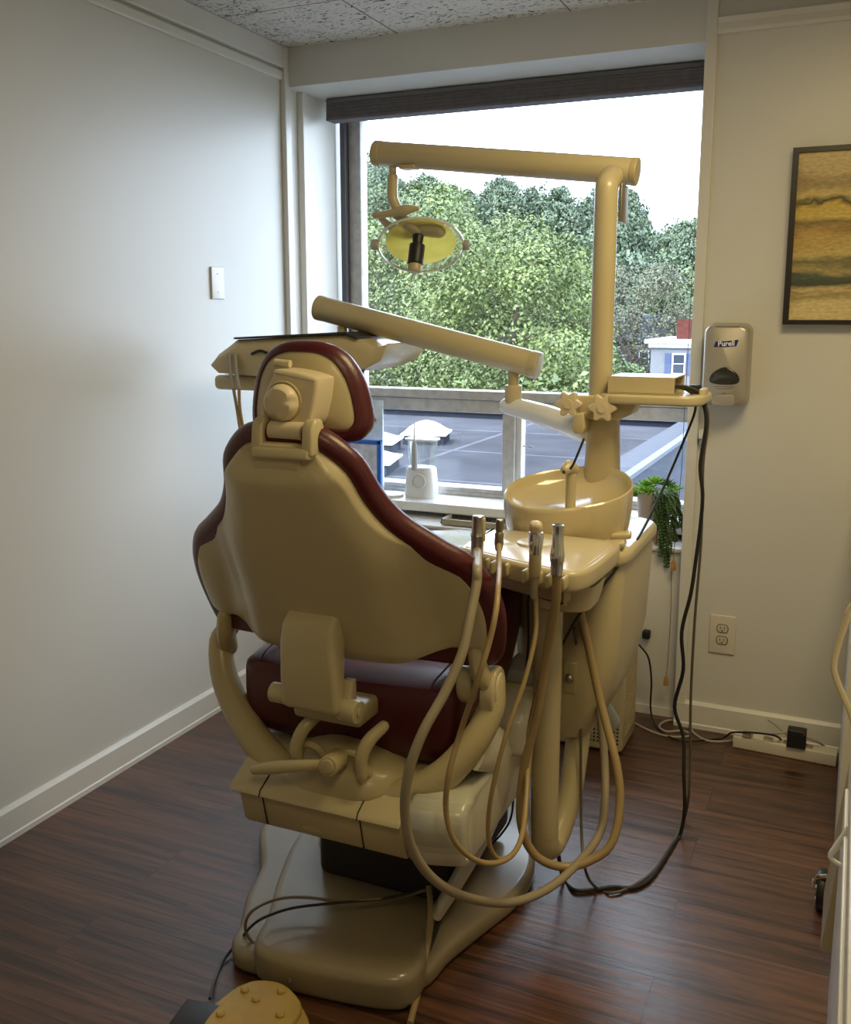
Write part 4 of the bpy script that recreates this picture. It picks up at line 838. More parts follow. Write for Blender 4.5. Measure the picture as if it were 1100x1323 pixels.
# ---- instrument arm with the delivery head
ia = thing('instrument_arm', 'cream sloping balance arm carrying the instrument head, its elbow wrapped in clear plastic', 'dental instrument arm', (-.62, 2.40, 1.12))
F1, F2 = Vector((-.800, 2.55, 1.240)), Vector((-1.486, 2.55, 1.397)); ax = (F2-F1).normalized()
bm = NB(); cyl(bm, F1, F2, .0365, 32); obj('balance_arm', bm, CREAM, ia, bevel=.003)
bm = NB(); cyl(bm, F1-ax*.006, F1+ax*.022, .0375, 32); obj('arm_cap', bm, CREAM, ia, bevel=.004)
bm = NB(); cyl(bm, F2+ax*.004, F2-ax*.020, .0375, 32); obj('arm_cap', bm, CREAM, ia, bevel=.004)
bm = NB(); cyl(bm, (-.868, 2.55, 1.235), (-.868, 2.55, 1.16), .0155, 20); obj('elbow_pin', bm, CREAM_D, ia)
bm = NB(); cyl(bm, (-.868, 2.55, 1.185), (-.868, 2.55, 1.125), .024, 24); obj('elbow_socket', bm, CREAM, ia, bevel=.004)
bm = NB(); tube(bm, [(-.885, 2.555, 1.125), (-.82, 2.53, 1.118), (-.74, 2.49, 1.105), (-.66, 2.445, 1.088), (-.62, 2.42, 1.08)], [.024, .028, .031, .030, .030], 16, 5, rounded=True); obj('lower_arm', bm, WRAP, ia, label='lower arm wrapped in clear plastic')
bm = NB(); lathe(bm, [(.022, 0), (.016, .02), (.014, .05)], (-1.405, 2.55, 1.31), (0,0,1), 20); obj('head_stem', bm, CREAM, ia)
hp = [(-1.765,1.205), (-1.795,1.235), (-1.77,1.262), (-1.735,1.283), (-1.705,1.303), (-1.33,1.322), (-1.29,1.308), (-1.245,1.285), (-1.215,1.292), (-1.200,1.300), (-1.215,1.265), (-1.27,1.232), (-1.35,1.212), (-1.60,1.195)]
bm = NB(); loft(bm, [[Vector((x, y, z + dz*(z-1.19))) for x, z in hp] for y, dz in ((2.42, -.25), (2.44, 0), (2.66, 0), (2.68, -.25))]); obj('delivery_head', bm, CREAM, ia, bevel=.006)
bm = NB(); loft(bm, [[Vector((x, y, z)) for x, z in ((-1.71,1.306), (-1.705,1.310), (-1.33,1.329), (-1.29,1.314), (-1.292,1.309), (-1.33,1.323), (-1.70,1.304))] for y in (2.425, 2.67)]); obj('head_mat', bm, M('black_tray_mat', (.03,.025,.02), .5), ia)
bm = NB(); tube(bm, [(-1.64, 2.417, 1.262), (-1.61, 2.415, 1.272), (-1.58, 2.417, 1.264)], .004, 8, 4); obj('grip_slot', bm, DARKM, ia)
bm = NB(); box(bm, -1.80, -1.63, 2.44, 2.52, 1.150, 1.195); obj('head_handle', bm, CREAM, ia, bevel=.015)
for dx, c in ((0, 0), (.02, 1)):
    bm = NB(); tube(bm, [(-1.715+dx, 2.41, 1.262), (-1.708+dx, 2.405, 1.20), (-1.70+dx, 2.405, 1.16)], .006, 10, 3); hh_ = obj('hand_instrument', bm, GREYP, ia)
    bm = NB(); tube(bm, [(-1.70+dx, 2.405, 1.16), (-1.685+dx*.5, 2.40, 1.09), (-1.655, 2.38+dx, .99), (-1.62, 2.36, .93), (-1.56, 2.36+dx, .97), (-1.52, 2.40, 1.08), (-1.50, 2.45, 1.19)], .005, 8, 5); obj('instrument_tube', bm, HOSE2, hh_)
bm = NB(); tube(bm, [(-1.275, 2.44, 1.235), (-1.285, 2.43, 1.20), (-1.31, 2.43, 1.16), (-1.37, 2.44, 1.15), (-1.42, 2.46, 1.20)], .005, 8, 5); obj('instrument_tube', bm, M('dark_amber_tube', (.10,.07,.02), .4), ia)

# ---- the four hoses with their handpieces
def handpiece(name, label, path, r, mat, tip):
    p0 = Vector(PT[path][0]); t = thing(name, label, 'dental handpiece', tuple(p0))
    bm = NB(); tube(bm, PT[path], r, 12, 7); obj('hose', bm, mat, t)
    tip(p0, t); return t
def tip_a(p, t):
    bm = NB(); lathe(bm, [(.0105,-.02), (.013, 0), (.0135, .028), (.0155, .032), (.013, .040), (.012, .060), (.013, .072), (.0115, .074), (.009, .074)], p, (0,.06,1), 18); obj('valve_body', bm, STEEL, t)
    bm = NB(); obox(bm, (p.x+.010, p.y+.004, p.z+.045), (.010, .014, .05)); obj('valve_lever', bm, CREAM_D, t, bevel=.003)
def tip_b(p, t):
    bm = NB(); lathe(bm, [(.007,-.015), (.0095, 0), (.0095, .020), (.007, .024), (.0085, .032), (.0085, .048), (.007, .05)], p, (0,.06,1), 16); obj('valve_body', bm, M('dull_brass_steel', (.26,.22,.15), .35, metal=.8), t)
def tip_c(p, t):
    bm = NB(); lathe(bm, [(.006,-.045), (.0075, -.04), (.0075, .008)], p, (0,.05,1), 16); obj('handle_sleeve', bm, HOSE, t)
    bm = NB(); lathe(bm, [(.009, -.0), (.0125, .012), (.0125, .05), (.0135, .07)], p, (0,.05,1), 18); obj('syringe_body', bm, CREAM_D, t)
    bm = NB(); lathe(bm, [(.0125, .045), (.0145, .062), (.0155, .085), (.014, .09)], p, (0,.05,1), 20); obj('syringe_head', bm, CHROME, t)
    bm = NB(); obox(bm, (p.x, p.y+.002, p.z+.100), (.026, .022, .026), (.25, 0, .1)); obj('syringe_button', bm, KNOBM, t, bevel=.009)
def tip_d(p, t):
    bm = NB(); lathe(bm, [(.011,-.012), (.0125, 0), (.0125, .012), (.0145, .018), (.0145, .030), (.0115, .05), (.0110, .078), (.0125, .084), (.0125, .088), (.0095, .089), (.009, .080)], p, (0,.04,1), 22); obj('connector', bm, CHROME, t)
handpiece('suction_hose', 'thick grey-tan suction hose hanging from the side tray in the widest, lowest loop', 'hose_a', .0092, HOSE, tip_a)
handpiece('saliva_ejector', 'thin tan saliva ejector hose from the second holder, looping before the chair arm', 'hose_b', .0055, HOSE2, tip_b)
handpiece('air_water_syringe', 'air-water syringe with chrome head and pale button in the third tray holder', 'hose_c', .0048, HOSE2, tip_c)
handpiece('hose_connector', 'chrome-ended thick brown hose in the last holder of the tray, looping round the support pole', 'hose_d', .0095, HOSE2, tip_d)

# ---- box on the shelf and its cables
t = thing('junction_box', 'cream open-ended metal box on the shelf with black cables coming out', 'box', (-.47, 2.42, 1.186))
bm = NB(); box(bm, -.553, -.395, 2.35, 2.354, 1.189, 1.226); box(bm, -.553, -.395, 2.49, 2.494, 1.189, 1.226); box(bm, -.553, -.395, 2.35, 2.494, 1.226, 1.229); box(bm, -.553, -.395, 2.35, 2.494, 1.187, 1.190); box(bm, -.556, -.553, 2.35, 2.494, 1.187, 1.229)
obj('box_shell', bm, CREAM, t, smooth=False)
bm = NB(); box(bm, -.405, -.401, 2.354, 2.40, 1.19, 1.226); obj('socket_panel', bm, BLACK, t, smooth=False)
bm = NB(); cyl(bm, (-.362, 2.46, 1.186), (-.362, 2.46, 1.206), .014, 16); tag(obj('rubber_stopper', bm, BLACK, bevel=.003), 'small black rubber stopper standing at the end of the shelf', 'stopper')
def wire(name, label, key, r, mat, cat='cable', pts=None, parent=None):
    bm = NB(); tube(bm, pts or PT[key], r, 8, 6); return tag(obj(name, bm, mat), label, cat)
wire('thin_cable', 'thin black cable sagging from the shelf box past the plant to the unit', 'cable_a', .0032, BLACK)
wire('power_cable', 'thick black cable dropping from the shelf box past the window post to the floor', 'cable_b', .0050, BLACK)
wire('brown_cable', 'brown-grey cable running beside the thick black one down to the floor', 'cable_c', .0036, M('brown_grey_rubber', (.10,.085,.065), .45))
wire('filler_cord', 'short black cord between the cup filler spout and the wrapped arm', 'spring_cord', .0028, BLACK)
wire('chair_cable', 'thin black cable hanging beneath the side tray beside the seat', 'chair_cord', .0028, BLACK)
t = thing('cable_clip', 'small white cable clip fixed to the wall below the hand sanitizer dispenser', 'cable clip', (-.447, 3.15, .99))
bm = NB(); box(bm, -.448, -.420, 3.15, 3.1805, .985, 1.015); obj('clip_body', bm, TRIM, t, bevel=.003)
bm = NB(); box(bm, -.444, -.424, 3.160, 3.1805, .96, .986); obj('clip_foot', bm, GREYP, t, bevel=.002)

# ---- things on the sill
t = thing('water_flosser', 'white water flosser with clear tank on the window sill', 'water flosser', (-1.545, 3.43, .658))
fx, fy = -1.558, 3.46
bm = NB(); loft(bm, [[Vector((fx+a*s, fy+b*s, z)) for a, b in rrect(.125, .10, .035, 5)] for z, s in ((.658, .98), (.668, 1.02), (.70, 1.0), (.755, .93), (.772, .90), (.780, .80))]); obj('flosser_base', bm, WHITEP, t)
bm = NB(); loft(bm, [[Vector((fx+a*s, fy+.01+b*s, z)) for a, b in rrect(.115, .085, .03, 5)] for z, s in ((.780, .88), (.82, .92), (.885, 1.0), (.885, .97), (.82, .89), (.782, .85))], cap=False); obj('water_tank', bm, CLEAR, t)
bm = NB(); pillow_prism(bm, [(fx+a, fy+.01+b) for a, b in rrect(.135, .10, .035, 5)], .885, .893, .003); obj('tank_lid', bm, WHITEP, t)
bm = NB(); lathe(bm, [(.029, 0), (.029, .006), (.025, .008), (.024, .004), (0, .003)], (fx+.012, fy-.049, .728), (0,-1,.05), 30); kb = obj('dial', bm, M('dial_grey', (.55,.55,.55), .3), t)
bm = NB(); 
for k in range(1): lathe(bm, [(.0285, .004), (.031, .007), (.0285, .010), (.026, .007), (.0285, .004)], (fx+.012, fy-.049, .728), (0,-1,.05), 30)
obj('dial_ring', bm, WHITEP, kb)
bm = NB(); lathe(bm, [(.012, 0), (.013, .03), (.012, .085), (.008, .105), (.005, .115)], (fx-.006, fy-.055, .775), (0,0,1), 16); hd = obj('handle', bm, M('handle_grey', (.45,.45,.45), .35), t)
bm = NB(); cyl(bm, (fx-.006, fy-.055, .888), (fx-.006, fy-.055, .965), .0035, 10, .0022); obj('jet_tip', bm, WHITEP, hd)
t = thing('plant_stand', 'small orange-brown wooden stand under the plant pot', 'plant stand', (-.605, 3.30, .600))
bm = NB(); cyl(bm, (-.605, 3.30, .650), (-.605, 3.30, .662), .05, 24); obj('stand_top', bm, WOOD, t, bevel=.002)
for k in range(4):
    a = .5+k*PI/2; bm = NB(); obox(bm, (-.605+.045*math.cos(a), 3.30+.045*math.sin(a), .6305), (.015, .015, .061), (0, 0, a)); obj('leg', bm, WOOD, t, bevel=.002)
t = thing('plant_pot', 'small patterned beige pot with green succulents on the wooden stand', 'potted plant', (-.605, 3.30, .662))
bm = NB(); lathe(bm, [(.047, 0), (.052, .01), (.060, .115), (.058, .118), (.053, .112), (.05, .10), (.0, .10)], (-.605, 3.30, .662), (0,0,1), 36); obj('pot', bm, pot_mat(), t)
SU1 = leaf_mat('succulent_bright', (.10, .28, .02), (.30, .52, .06), 30); SU2 = leaf_mat('succulent_dark', (.03, .08, .02), (.10, .17, .05), 30)
def rosette(c, r, n, tilt, mat, par):
    bm = NB(); c = Vector(c)
    for ring in range(3):
        for k in range(n):
            a = 2*PI*k/n + ring*.35; el = .25 + ring*.42 + tilt*.1; L_ = r*(1-.22*ring)
            d = Vector((math.cos(a)*math.cos(el), math.sin(a)*math.cos(el), math.sin(el))); s_ = Vector((-math.sin(a), math.cos(a), 0)); u = d.cross(s_)
            tube(bm, [c, c+d*L_*.5-u*L_*.05, c+d*L_], [r*.06, r*.11, r*.015], 5, 2)
    return obj('rosette', bm, mat, par)
for (dx, dy, dz, r, m_) in ((-.052,-.02,.135,.042,SU1), (-.015,-.035,.138,.048,SU1), (.0,.0,.170,.045,SU1), (-.035,.03,.150,.045,SU1), (.035,.01,.165,.038,SU2), (.052,-.02,.140,.040,SU1), (.02,-.045,.135,.036,SU2), (.055,.03,.145,.04,SU1), (-.07,.0,.120,.038,SU1)):
    rosette((-.605+dx, 3.30+dy, .662+dz-.025), r, 9, 0, m_, t)
for k, (dx, dy, ln, sw) in enumerate(((.025,-.05,.17,.012), (.035,-.045,.24,.02), (.045,-.04,.15,.03), (.055,-.03,.12,.045), (.018,-.055,.11,.0), (.03,-.06,.20,.008), (.040,-.055,.22,.014), (.022,-.05,.16,.016), (.05,-.05,.10,.03), (.045,-.062,.18,.018))):
    bm = NB(); p_ = [Vector((-.605+dx, 3.30+dy, .790)), Vector((-.605+dx*1.2+sw*.3, 3.30+dy*1.25-.012, .775)), Vector((-.605+dx*1.25+sw*.6, 3.30+dy*1.35-.015, .775-ln*.5)), Vector((-.605+dx*1.25+sw, 3.30+dy*1.35-.013, .775-ln))]
    q = catmull(p_, 10)
    tube(bm, p_, .002, 5, 4)
    for i, c in enumerate(q):
        for j in range(3):
            a = i*2.4+j*2.1; lathe(bm, [(.0005, -.006), (.0052, 0), (.0005, .007)], c+Vector((math.cos(a)*.006, math.sin(a)*.006, 0)), (math.cos(a), math.sin(a), -.3), 5)
    obj('trailing_stem', bm, SU2, t)
t = thing('notice_box', 'pale printed card standing against the lower window pane behind the blue frame', 'printed card', (-1.86, 3.50, .658))
bm = NB(); obox(bm, (-1.855, 3.52, .845), (.19, .012, .37), (0, 0, .05)); obj('card', bm, M('pale_card', (.62, .70, .72), .6, noise=.12, nscale=25), t)
bm = NB(); cyl(bm, (-1.797, 3.5125, .95), (-1.797, 3.5115, .95), .009, 16); obj('red_dot', bm, LEDR, t)
t = thing('framed_card', 'blue framed printed card standing on the sill beside the headrest', 'framed card', (-1.80, 3.44, .658))
bm = NB()
for x0, x1, z0, z1 in ((-1.90,-1.73,.858,.876), (-1.90,-1.73,.66,.676), (-1.90,-1.882,.66,.876), (-1.748,-1.73,.66,.876)): box(bm, x0, x1, 3.44, 3.452, z0, z1)
obj('card_frame', bm, BLUEF, t, bevel=.003)
bm = NB(); box(bm, -1.884, -1.746, 3.445, 3.449, .674, .862); obj('card_print', bm, M('print_paper', (.62, .62, .70), .6, noise=.25, nscale=30), t, smooth=False)
t = thing('white_disc', 'round white lid lying on the sill beside the water flosser', 'lid', (-1.68, 3.42, .658))
bm = NB(); lathe(bm, [(.05, 0), (.052, .004), (.05, .010), (.045, .012), (0, .012)], (-1.675, 3.42, .658), (0,0,1), 30); obj('lid_disc', bm, WHITEP, t)
t = thing('open_tray', 'shallow open tray on top of the convector cabinet under the sill', 'tray', (-1.22, 3.30, .600))
bm = NB(); box(bm, -1.38, -1.06, 3.245, 3.335, .604, .607); box(bm, -1.38, -1.06, 3.242, 3.246, .604, .625); box(bm, -1.38, -1.376, 3.242, 3.335, .604, .625); box(bm, -1.064, -1.06, 3.242, 3.335, .604, .625); obj('tray_shell', bm, M('tray_tan', (.45,.40,.30), .5), t, smooth=False)

# ---- blind cord
t = thing('blind_cord', 'thin blind pull cord with an orange wooden tassel hanging beside the window', 'blind cord', PT['pull_cord_a'][0])
bm = NB(); tube(bm, [(-.518, 3.36, 2.10)] + PT['pull_cord_a'] + PT['pull_cord_b'], .0012, 6, 4); obj('cord', bm, M('cord_brown', (.12,.09,.06), .7), t)
for p_, s in ((PT['pull_cord_a'][-1], 1), (PT['pull_cord_b'][-1], 1.05)):
    bm = NB(); lathe(bm, [(.003, .014), (.007, .008), (.009, -.014), (.0085, -.020), (0, -.021)], p_, (0,0,1), 14); obj('tassel', bm, TASSEL, t)

# ---- on the walls
t = thing('hand_sanitizer_dispenser', 'silver-beige hand sanitizer dispenser with a blue logo on the wall beside the window', 'soap dispenser', (-.368, YB, 1.09))
DX, DZ = -.3685, 1.223
def dp(x, y, z): return Vector((DX+x, YB-z, DZ+y))
bm = NB(); pillow_prism(bm, [(a, b) for a, b in rrect(.135, .255, .026, 6)], .0, .030, .004, dp); obj('back_plate', bm, SILVER, t)
bm = NB()
def dsec(s, sx): return rrect(.137*sx, .250*s, .026, 6)
loft(bm, [[dp(a, b, z) for a, b in dsec(s, sx)] for z, s, sx in ((.028, 1, 1), (.06, 1, 1), (.085, .985, .98), (.096, .955, .93), (.100, .90, .85))] ); obj('cover', bm, SILVER, t, angle=1.0)
bm = NB(); pillow_prism(bm, smooth_outline([(-.045,-.024), (-.035,.0), (0,.018), (.035,.0), (.045,-.024), (.03,-.034), (0,-.036), (-.03,-.034)], 3), .094, .104, .004, lambda x, y, z: dp(x, y-.022, z)); obj('sight_window', bm, DKWIN, t)
bm = NB(); pillow_prism(bm, [(-.037,.056), (-.031,.073), (.0,.074), (.036,.079), (.030,.059), (.0,.056)], .0975, .1012, .0008, dp, steps=2); obj('logo_banner', bm, NAVY, t, smooth=False)
mt = Matrix.Translation((DX, YB-.1016, DZ+.0665)) @ Matrix.Rotation(PI/2, 4, 'X') @ Matrix.Rotation(.05, 4, 'Z')
text_mesh('logo_text', 'Purell', .0215, LABELW, t, mt, bold=.0004)
bm = NB()
for k, w_ in enumerate((.030, .024)): box(bm, DX-w_, DX+w_, YB-.1008, YB-.0995, DZ-.0655-k*.006, DZ-.0640-k*.006)
obj('small_print', bm, M('print_grey', (.12,.11,.10), .6), t, smooth=False)
bm = NB(); 
for dx, h_ in ((-.010, .010), (-.004, .014), (.003, .014), (.009, .010)): tube(bm, [(DX+dx, YB-.1003, DZ-.096), (DX+dx*1.1, YB-.1003, DZ-.096+h_)], .0008, 5, 0)
tube(bm, [(DX-.012, YB-.1003, DZ-.092), (DX, YB-.1003, DZ-.084), (DX+.012, YB-.1003, DZ-.092)], .0008, 5, 2); obj('hand_symbol', bm, M('print_grey2', (.16,.15,.13), .6), t)
bm = NB(); cyl(bm, dp(-.045, -.088, .099), dp(-.045, -.088, .101), .0022, 10); obj('indicator', bm, DARKM, t)
bm = NB(); loft(bm, [[dp(a*s, -.105+b, z) for a, b in rrect(.075, .034, .012, 4)] for z, s in ((.05, 1.1), (.100, 1.0), (.108, .9))]); obj('nozzle_guard', bm, SILVER, t, bevel=.002)
bm = NB(); loft(bm, [[dp(a, .114+b*.5, z) for a, b in rrect(.075, .018, .0088, 4)] for z in (.085, .0985)]); obj('lock_tab', bm, M('tab_dark', (.18,.16,.12), .4), t)
t = thing('wall_outlet', 'white duplex wall outlet above the baseboard on the wall beside the window', 'outlet', (-.343, YB, .34))
bm = NB(); pillow_prism(bm, [(a, b) for a, b in rrect(.083, .131, .003, 2)], 0, .007, .003, lambda x, y, z: Vector((-.343+x, YB-z, .338+y))); obj('cover_plate', bm, OUTW, t)
for dz in (.021, -.019):
    bm = NB(); pillow_prism(bm, [(.017*math.cos(a)*(1 if abs(math.cos(a)) < .9 else .95), max(-.0125, min(.0125, .017*math.sin(a)))) for a in [2*PI*k/28 for k in range(28)]], .0, .0095, .001, lambda x, y, z: Vector((-.343+x, YB-z, .338+dz+y))); s_ = obj('socket', bm, M('socket_face', (.60,.54,.42), .4), t)
    bm = NB()
    for k in range(28):
        a, b = 2*PI*k/28, 2*PI*(k+1)/28; f = lambda q: Vector((-.343+.0182*math.cos(q), YB-.0078, .338+dz+max(-.0138, min(.0138, .0182*math.sin(q)))))
        tube(bm, [f(a), f(b)], .0010, 4, 0)
    obj('socket_gap', bm, DARKM, s_)
    bm = NB()
    for dx in (-.0065, .0065): box(bm, -.343+dx-.001, -.343+dx+.001, YB-.0102, YB-.0094, .338+dz-.001, .338+dz+.007)
    cyl(bm, (-.343, YB-.0094, .338+dz-.007), (-.343, YB-.0102, .338+dz-.007), .0024, 10); obj('socket_slot', bm, DARKM, s_, smooth=False)
t = thing('switch_plate', 'white blank switch plate on the bare left wall', 'switch plate', (XL, 2.725, 1.48))
bm = NB(); pillow_prism(bm, [(a, b) for a, b in rrect(.070, .106, .003, 2)], 0, .007, .003, lambda x, y, z: Vector((XL+z, 2.725+x, 1.480+y))); obj('cover_plate', bm, TRIM, t)
for dz in (.03, -.03):
    bm = NB(); cyl(bm, (XL+.006, 2.725, 1.48+dz), (XL+.0085, 2.725, 1.48+dz), .003, 10); obj('screw', bm, WHITEP, t)
t = thing('landscape_painting', 'dark framed abstract landscape painting in ochre and black on the wall', 'painting', (.07, YB, 1.347))
bm = NB(); box(bm, -.205, .345, YB-.030, YB-.012, 1.358, 1.850); obj('canvas', bm, painting_mat(), t, smooth=False)
bm = NB()
for x0, x1, z0, z1 in ((-.216,.356,1.347,1.361), (-.216,.356,1.845,1.859), (-.216,-.199,1.3612,1.8448), (.339,.356,1.3612,1.8448)): box(bm, x0, x1, YB-.040, YB-.001, z0, z1)
obj('picture_frame', bm, DKFRAME, t, smooth=False)

# ---- floor things along the wall
t = thing('power_strip', 'beige power strip on the floor along the baseboard, tangled with cords', 'power strip', (-.13, 3.10, 0))
bm = NB(); obox(bm, (-.125, 3.085, .021), (.31, .055, .040), (0, 0, -.05)); obj('strip_body', bm, OUTW, t, bevel=.004)
for k in range(4):
    bm = NB(); obox(bm, (-.235+k*.06, 3.090-k*.003, .0418), (.028, .026, .002), (0, 0, -.05)); obj('socket', bm, M('strip_socket', (.3,.27,.2), .5), t)
bm = NB(); box(bm, -.118, -.062, 3.045, 3.085, .042, .100); t2 = obj('power_adapter', bm, BLACK, bevel=.004); tag(t2, 'black power adapter with a red light plugged into the power strip', 'power adapter')
bm = NB(); cyl(bm, (-.069, 3.0455, .092), (-.069, 3.0435, .092), .0024, 8); obj('red_light', bm, LEDR, t2)
bm = NB(); box(bm, -.252, -.225, 3.06, 3.085, .0425, .060); tag(obj('plug', bm, M('plug_beige', (.40,.36,.27), .5), bevel=.004), 'small beige plug in the end socket of the power strip', 'plug')
bm = NB(); tube(bm, PT['antenna'], .0022, 6, 3); obj('wire_end', bm, M('tie_grey', (.28,.26,.22), .5), t)
bm = NB(); tube(bm, PT['cord_white'], .0034, 8, 6); obj('strip_cord', bm, M('pale_cord', (.42,.38,.32), .5), t)
bm = NB(); tube(bm, PT['cord_tail'], .0030, 8, 6); obj('adapter_cord', bm, M('pale_cord2', (.32,.29,.24), .5), t2)
bm = NB(); tube(bm, PT['cord_tail2'], .0030, 8, 6); obj('adapter_lead', bm, M('pale_cord3', (.24,.22,.18), .5), t2)
t = thing('power_lead', 'black plug on the convector cabinet with its thin cord running along the floor', 'power cord', (-.60, 3.215, .275))
bm = NB(); box(bm, -.612, -.585, 3.205, 3.233, .275, .305); obj('plug', bm, BLACK, t, bevel=.006)
bm = NB(); tube(bm, PT['cord_wall'], .0032, 8, 6); obj('cord', bm, BLACK, t)
# vented box behind the unit
t = thing('vented_appliance', 'cream vented box standing on the floor behind the cuspidor unit', 'appliance', (-.73, 2.96, 0))
bm = NB(); loft(bm, [[Vector((x, y, z)) for x, y in ((-.865,2.865),(-.595,2.865),(-.593,3.06),(-.867,3.06))] for z in (.004, .36)]); obj('casing', bm, CREAM, t, bevel=.012)
bm = NB()
for k in range(24): box(bm, -.5945, -.5915, 2.895, 3.04, .05+k*.0125, .0545+k*.0125)
obj('side_louvers', bm, CREAM_D, t, smooth=False)
bm = NB()
for i in range(9):
    for j in range(7): cyl(bm, (-.71+i*.0125, 2.8655, .035+j*.0125), (-.71+i*.0125, 2.8635, .035+j*.0125), .0035, 6)
obj('front_perforations', bm, DARKM, t)
t = thing('drain_cup', 'grey canister on a black elbow tilted below the cuspidor unit', 'canister', (-.57, 2.62, .20))
bm = NB(); cyl(bm, (-.612, 2.56, .30), (-.575, 2.60, .215), .032, 24); obj('canister', bm, M('canister_grey', (.33,.34,.29), .4), t, bevel=.005)
bm = NB(); tube(bm, [(-.612, 2.56, .295), (-.622, 2.54, .33), (-.60, 2.50, .38), (-.575, 2.46, .40)], [.022, .026, .026, .024], 14, 4); obj('elbow', bm, BLACK, t)
# foot control
t = thing('foot_control', 'ochre-cream foot control with round buttons on the floor before the chair base', 'foot pedal', (-.96, 1.40, 0))
fo = smooth_outline([(-1.085,1.30), (-1.078,1.40), (-1.060,1.462), (-1.02,1.482), (-.97,1.478), (-.915,1.455), (-.868,1.405), (-.865,1.33), (-.90,1.26), (-1.0,1.23), (-1.06,1.25)], 4)
bm = NB(); pillow_prism(bm, fo, 0, .032, .012); obj('pedal_base', bm, PEDAL, t)
fo2 = smooth_outline([(-1.055,1.33), (-1.05,1.42), (-1.035,1.460), (-.985,1.478), (-.935,1.462), (-.90,1.425), (-.905,1.34), (-.95,1.27), (-1.02,1.27)], 4)
bm = NB(); pillow_prism(bm, fo2, .026, .046, .008); obj('pedal_plate', bm, PEDAL, t)
for x, y in ((-1.030,1.425), (-.995,1.412), (-.962,1.452), (-.928,1.395), (-1.035,1.35), (-.985,1.33)):
    bm = NB(); lathe(bm, [(.0085, 0), (.0085, .005), (.006, .008), (0, .0085)], (x, y, .0455), (0,0,1), 16); obj('button', bm, PEDAL, t)
bm = NB(); tube(bm, PT['pedal_cord'], .0034, 8, 5); obj('pedal_cord', bm, M('pedal_cord_tan', (.16,.12,.07), .5), t)
t = thing('black_transformer', 'black power brick on the floor beside the foot control', 'power brick', (-1.09, 1.345, 0))
bm = NB(); obox(bm, (-1.088, 1.338, .018), (.078, .085, .035), (0, 0, .14)); obj('brick', bm, BLACK, t, bevel=.005)
bm = NB(); tube(bm, PT['black_cord'], .0030, 8, 5); obj('brick_cord', bm, BLACK, t)
wire('floor_tube', 'tan tube running over the chair base toward the viewer', 'strap_cord', .0068, HOSE2, 'tube')

# ---- right-hand cabinets
t = thing('base_cabinet', 'pale base cabinet with beaded drawer fronts, standing nearest the viewer beside the slanted cart', 'cabinet', (.33, 1.05, 0))
bm = NB(); box(bm, .034, .62, .55, 1.33, 0, .88); obj('cabinet_body', bm, TRIM, t, bevel=.003)
for k, (y0, y1, z0, z1) in enumerate(((.58, 1.30, .06, .42), (.58, 1.30, .45, .84))):
    bm = NB(); box(bm, .028, .035, y0, y1, z0, z1); d = obj('drawer', bm, TRIM, t, bevel=.004)
    bm = NB(); box(bm, .024, .029, y0+.05, y1-.05, z0+.05, z1-.05); obj('drawer_panel', bm, TRIM, d, bevel=.003)
t = thing('rolling_cart', 'narrow pale cart with slanted side, its chrome and black caster showing on the floor', 'cart', (.2, 1.8, 0))
bm = NB()
loft(bm, [[Vector((x, y, z)) for x, z in ((x0, .492), (.40, .492), (.40, 1.02), (x0+.050, 1.02))] for y, x0 in ((1.345, .0105), (1.50, .0105))]); obj('cart_body', bm, CREAM, t, bevel=.004)
bm = NB(); box(bm, .12, .38, 1.36, 1.485, .12, .50); obj('cart_column', bm, TRIM, t, bevel=.005)
bm = NB(); tube(bm, [(.20, 1.45, .11), (.14, 1.85, .10), (.035, 2.235, .09)], .016, 12, 3); obj('cart_foot', bm, CHROME, t)
bm = NB(); tube(bm, [(.25, 1.42, .11), (.30, 1.9, .10), (.34, 2.235, .09)], .016, 12, 3); obj('cart_foot', bm, CHROME, t)
for x in (.012, .345):
    bm = NB(); lathe(bm, [(.018, -.012), (.044, -.012), (.048, -.006), (.048, .006), (.044, .012), (.018, .012)], (x, 2.265, .048), (1, 0, 0), 30); w_ = obj('caster_wheel', bm, BLACK, t)
    bm = NB(); lathe(bm, [(.0, -.016), (.022, -.015), (.026, -.011), (.026, .011), (.022, .015), (0, .016)], (x, 2.265, .048), (1, 0, 0), 24); obj('wheel_hub', bm, CHROME, w_)
    bm = NB(); tube(bm, [(x-.016, 2.265, .05), (x-.014, 2.245, .085), (x+.01, 2.235, .100)], .006, 8, 3); obj('caster_fork', bm, CHROME, t)
bm = NB(); box(bm, .13, .37, 1.37, 1.48, 0.0, .12); obj('cart_plinth', bm, TRIM, t, bevel=.005)
t = thing('coiled_cord', 'cream cord bowing out from the cabinets above the slanted cart', 'cord', (.012, 1.0, .95))
bm = NB(); tube(bm, [(.035, 1.0, 1.14)] + PT['side_cord'] + [(.03, 1.0, .955)], .0032, 10, 6); obj('cord', bm, KNOBM, t)
bm = NB(); tube(bm, [(.030, 1.13, .80), (.019, 1.13, .775), (.012, 1.13, .758), (.024, 1.13, .75)], [.0035, .004, .003, .003], 8, 4); tag(obj('cord_hook', bm, WHITEP), 'small white hook below the hanging cream cord', 'hook')
bm = NB(); box(bm, .034, 1.29, 2.6, YB-.002, 0, .86); o = obj('corner_cabinet', bm, TRIM, bevel=.003); tag(o, 'plain pale cabinet standing in the far corner against the window wall', 'cabinet')
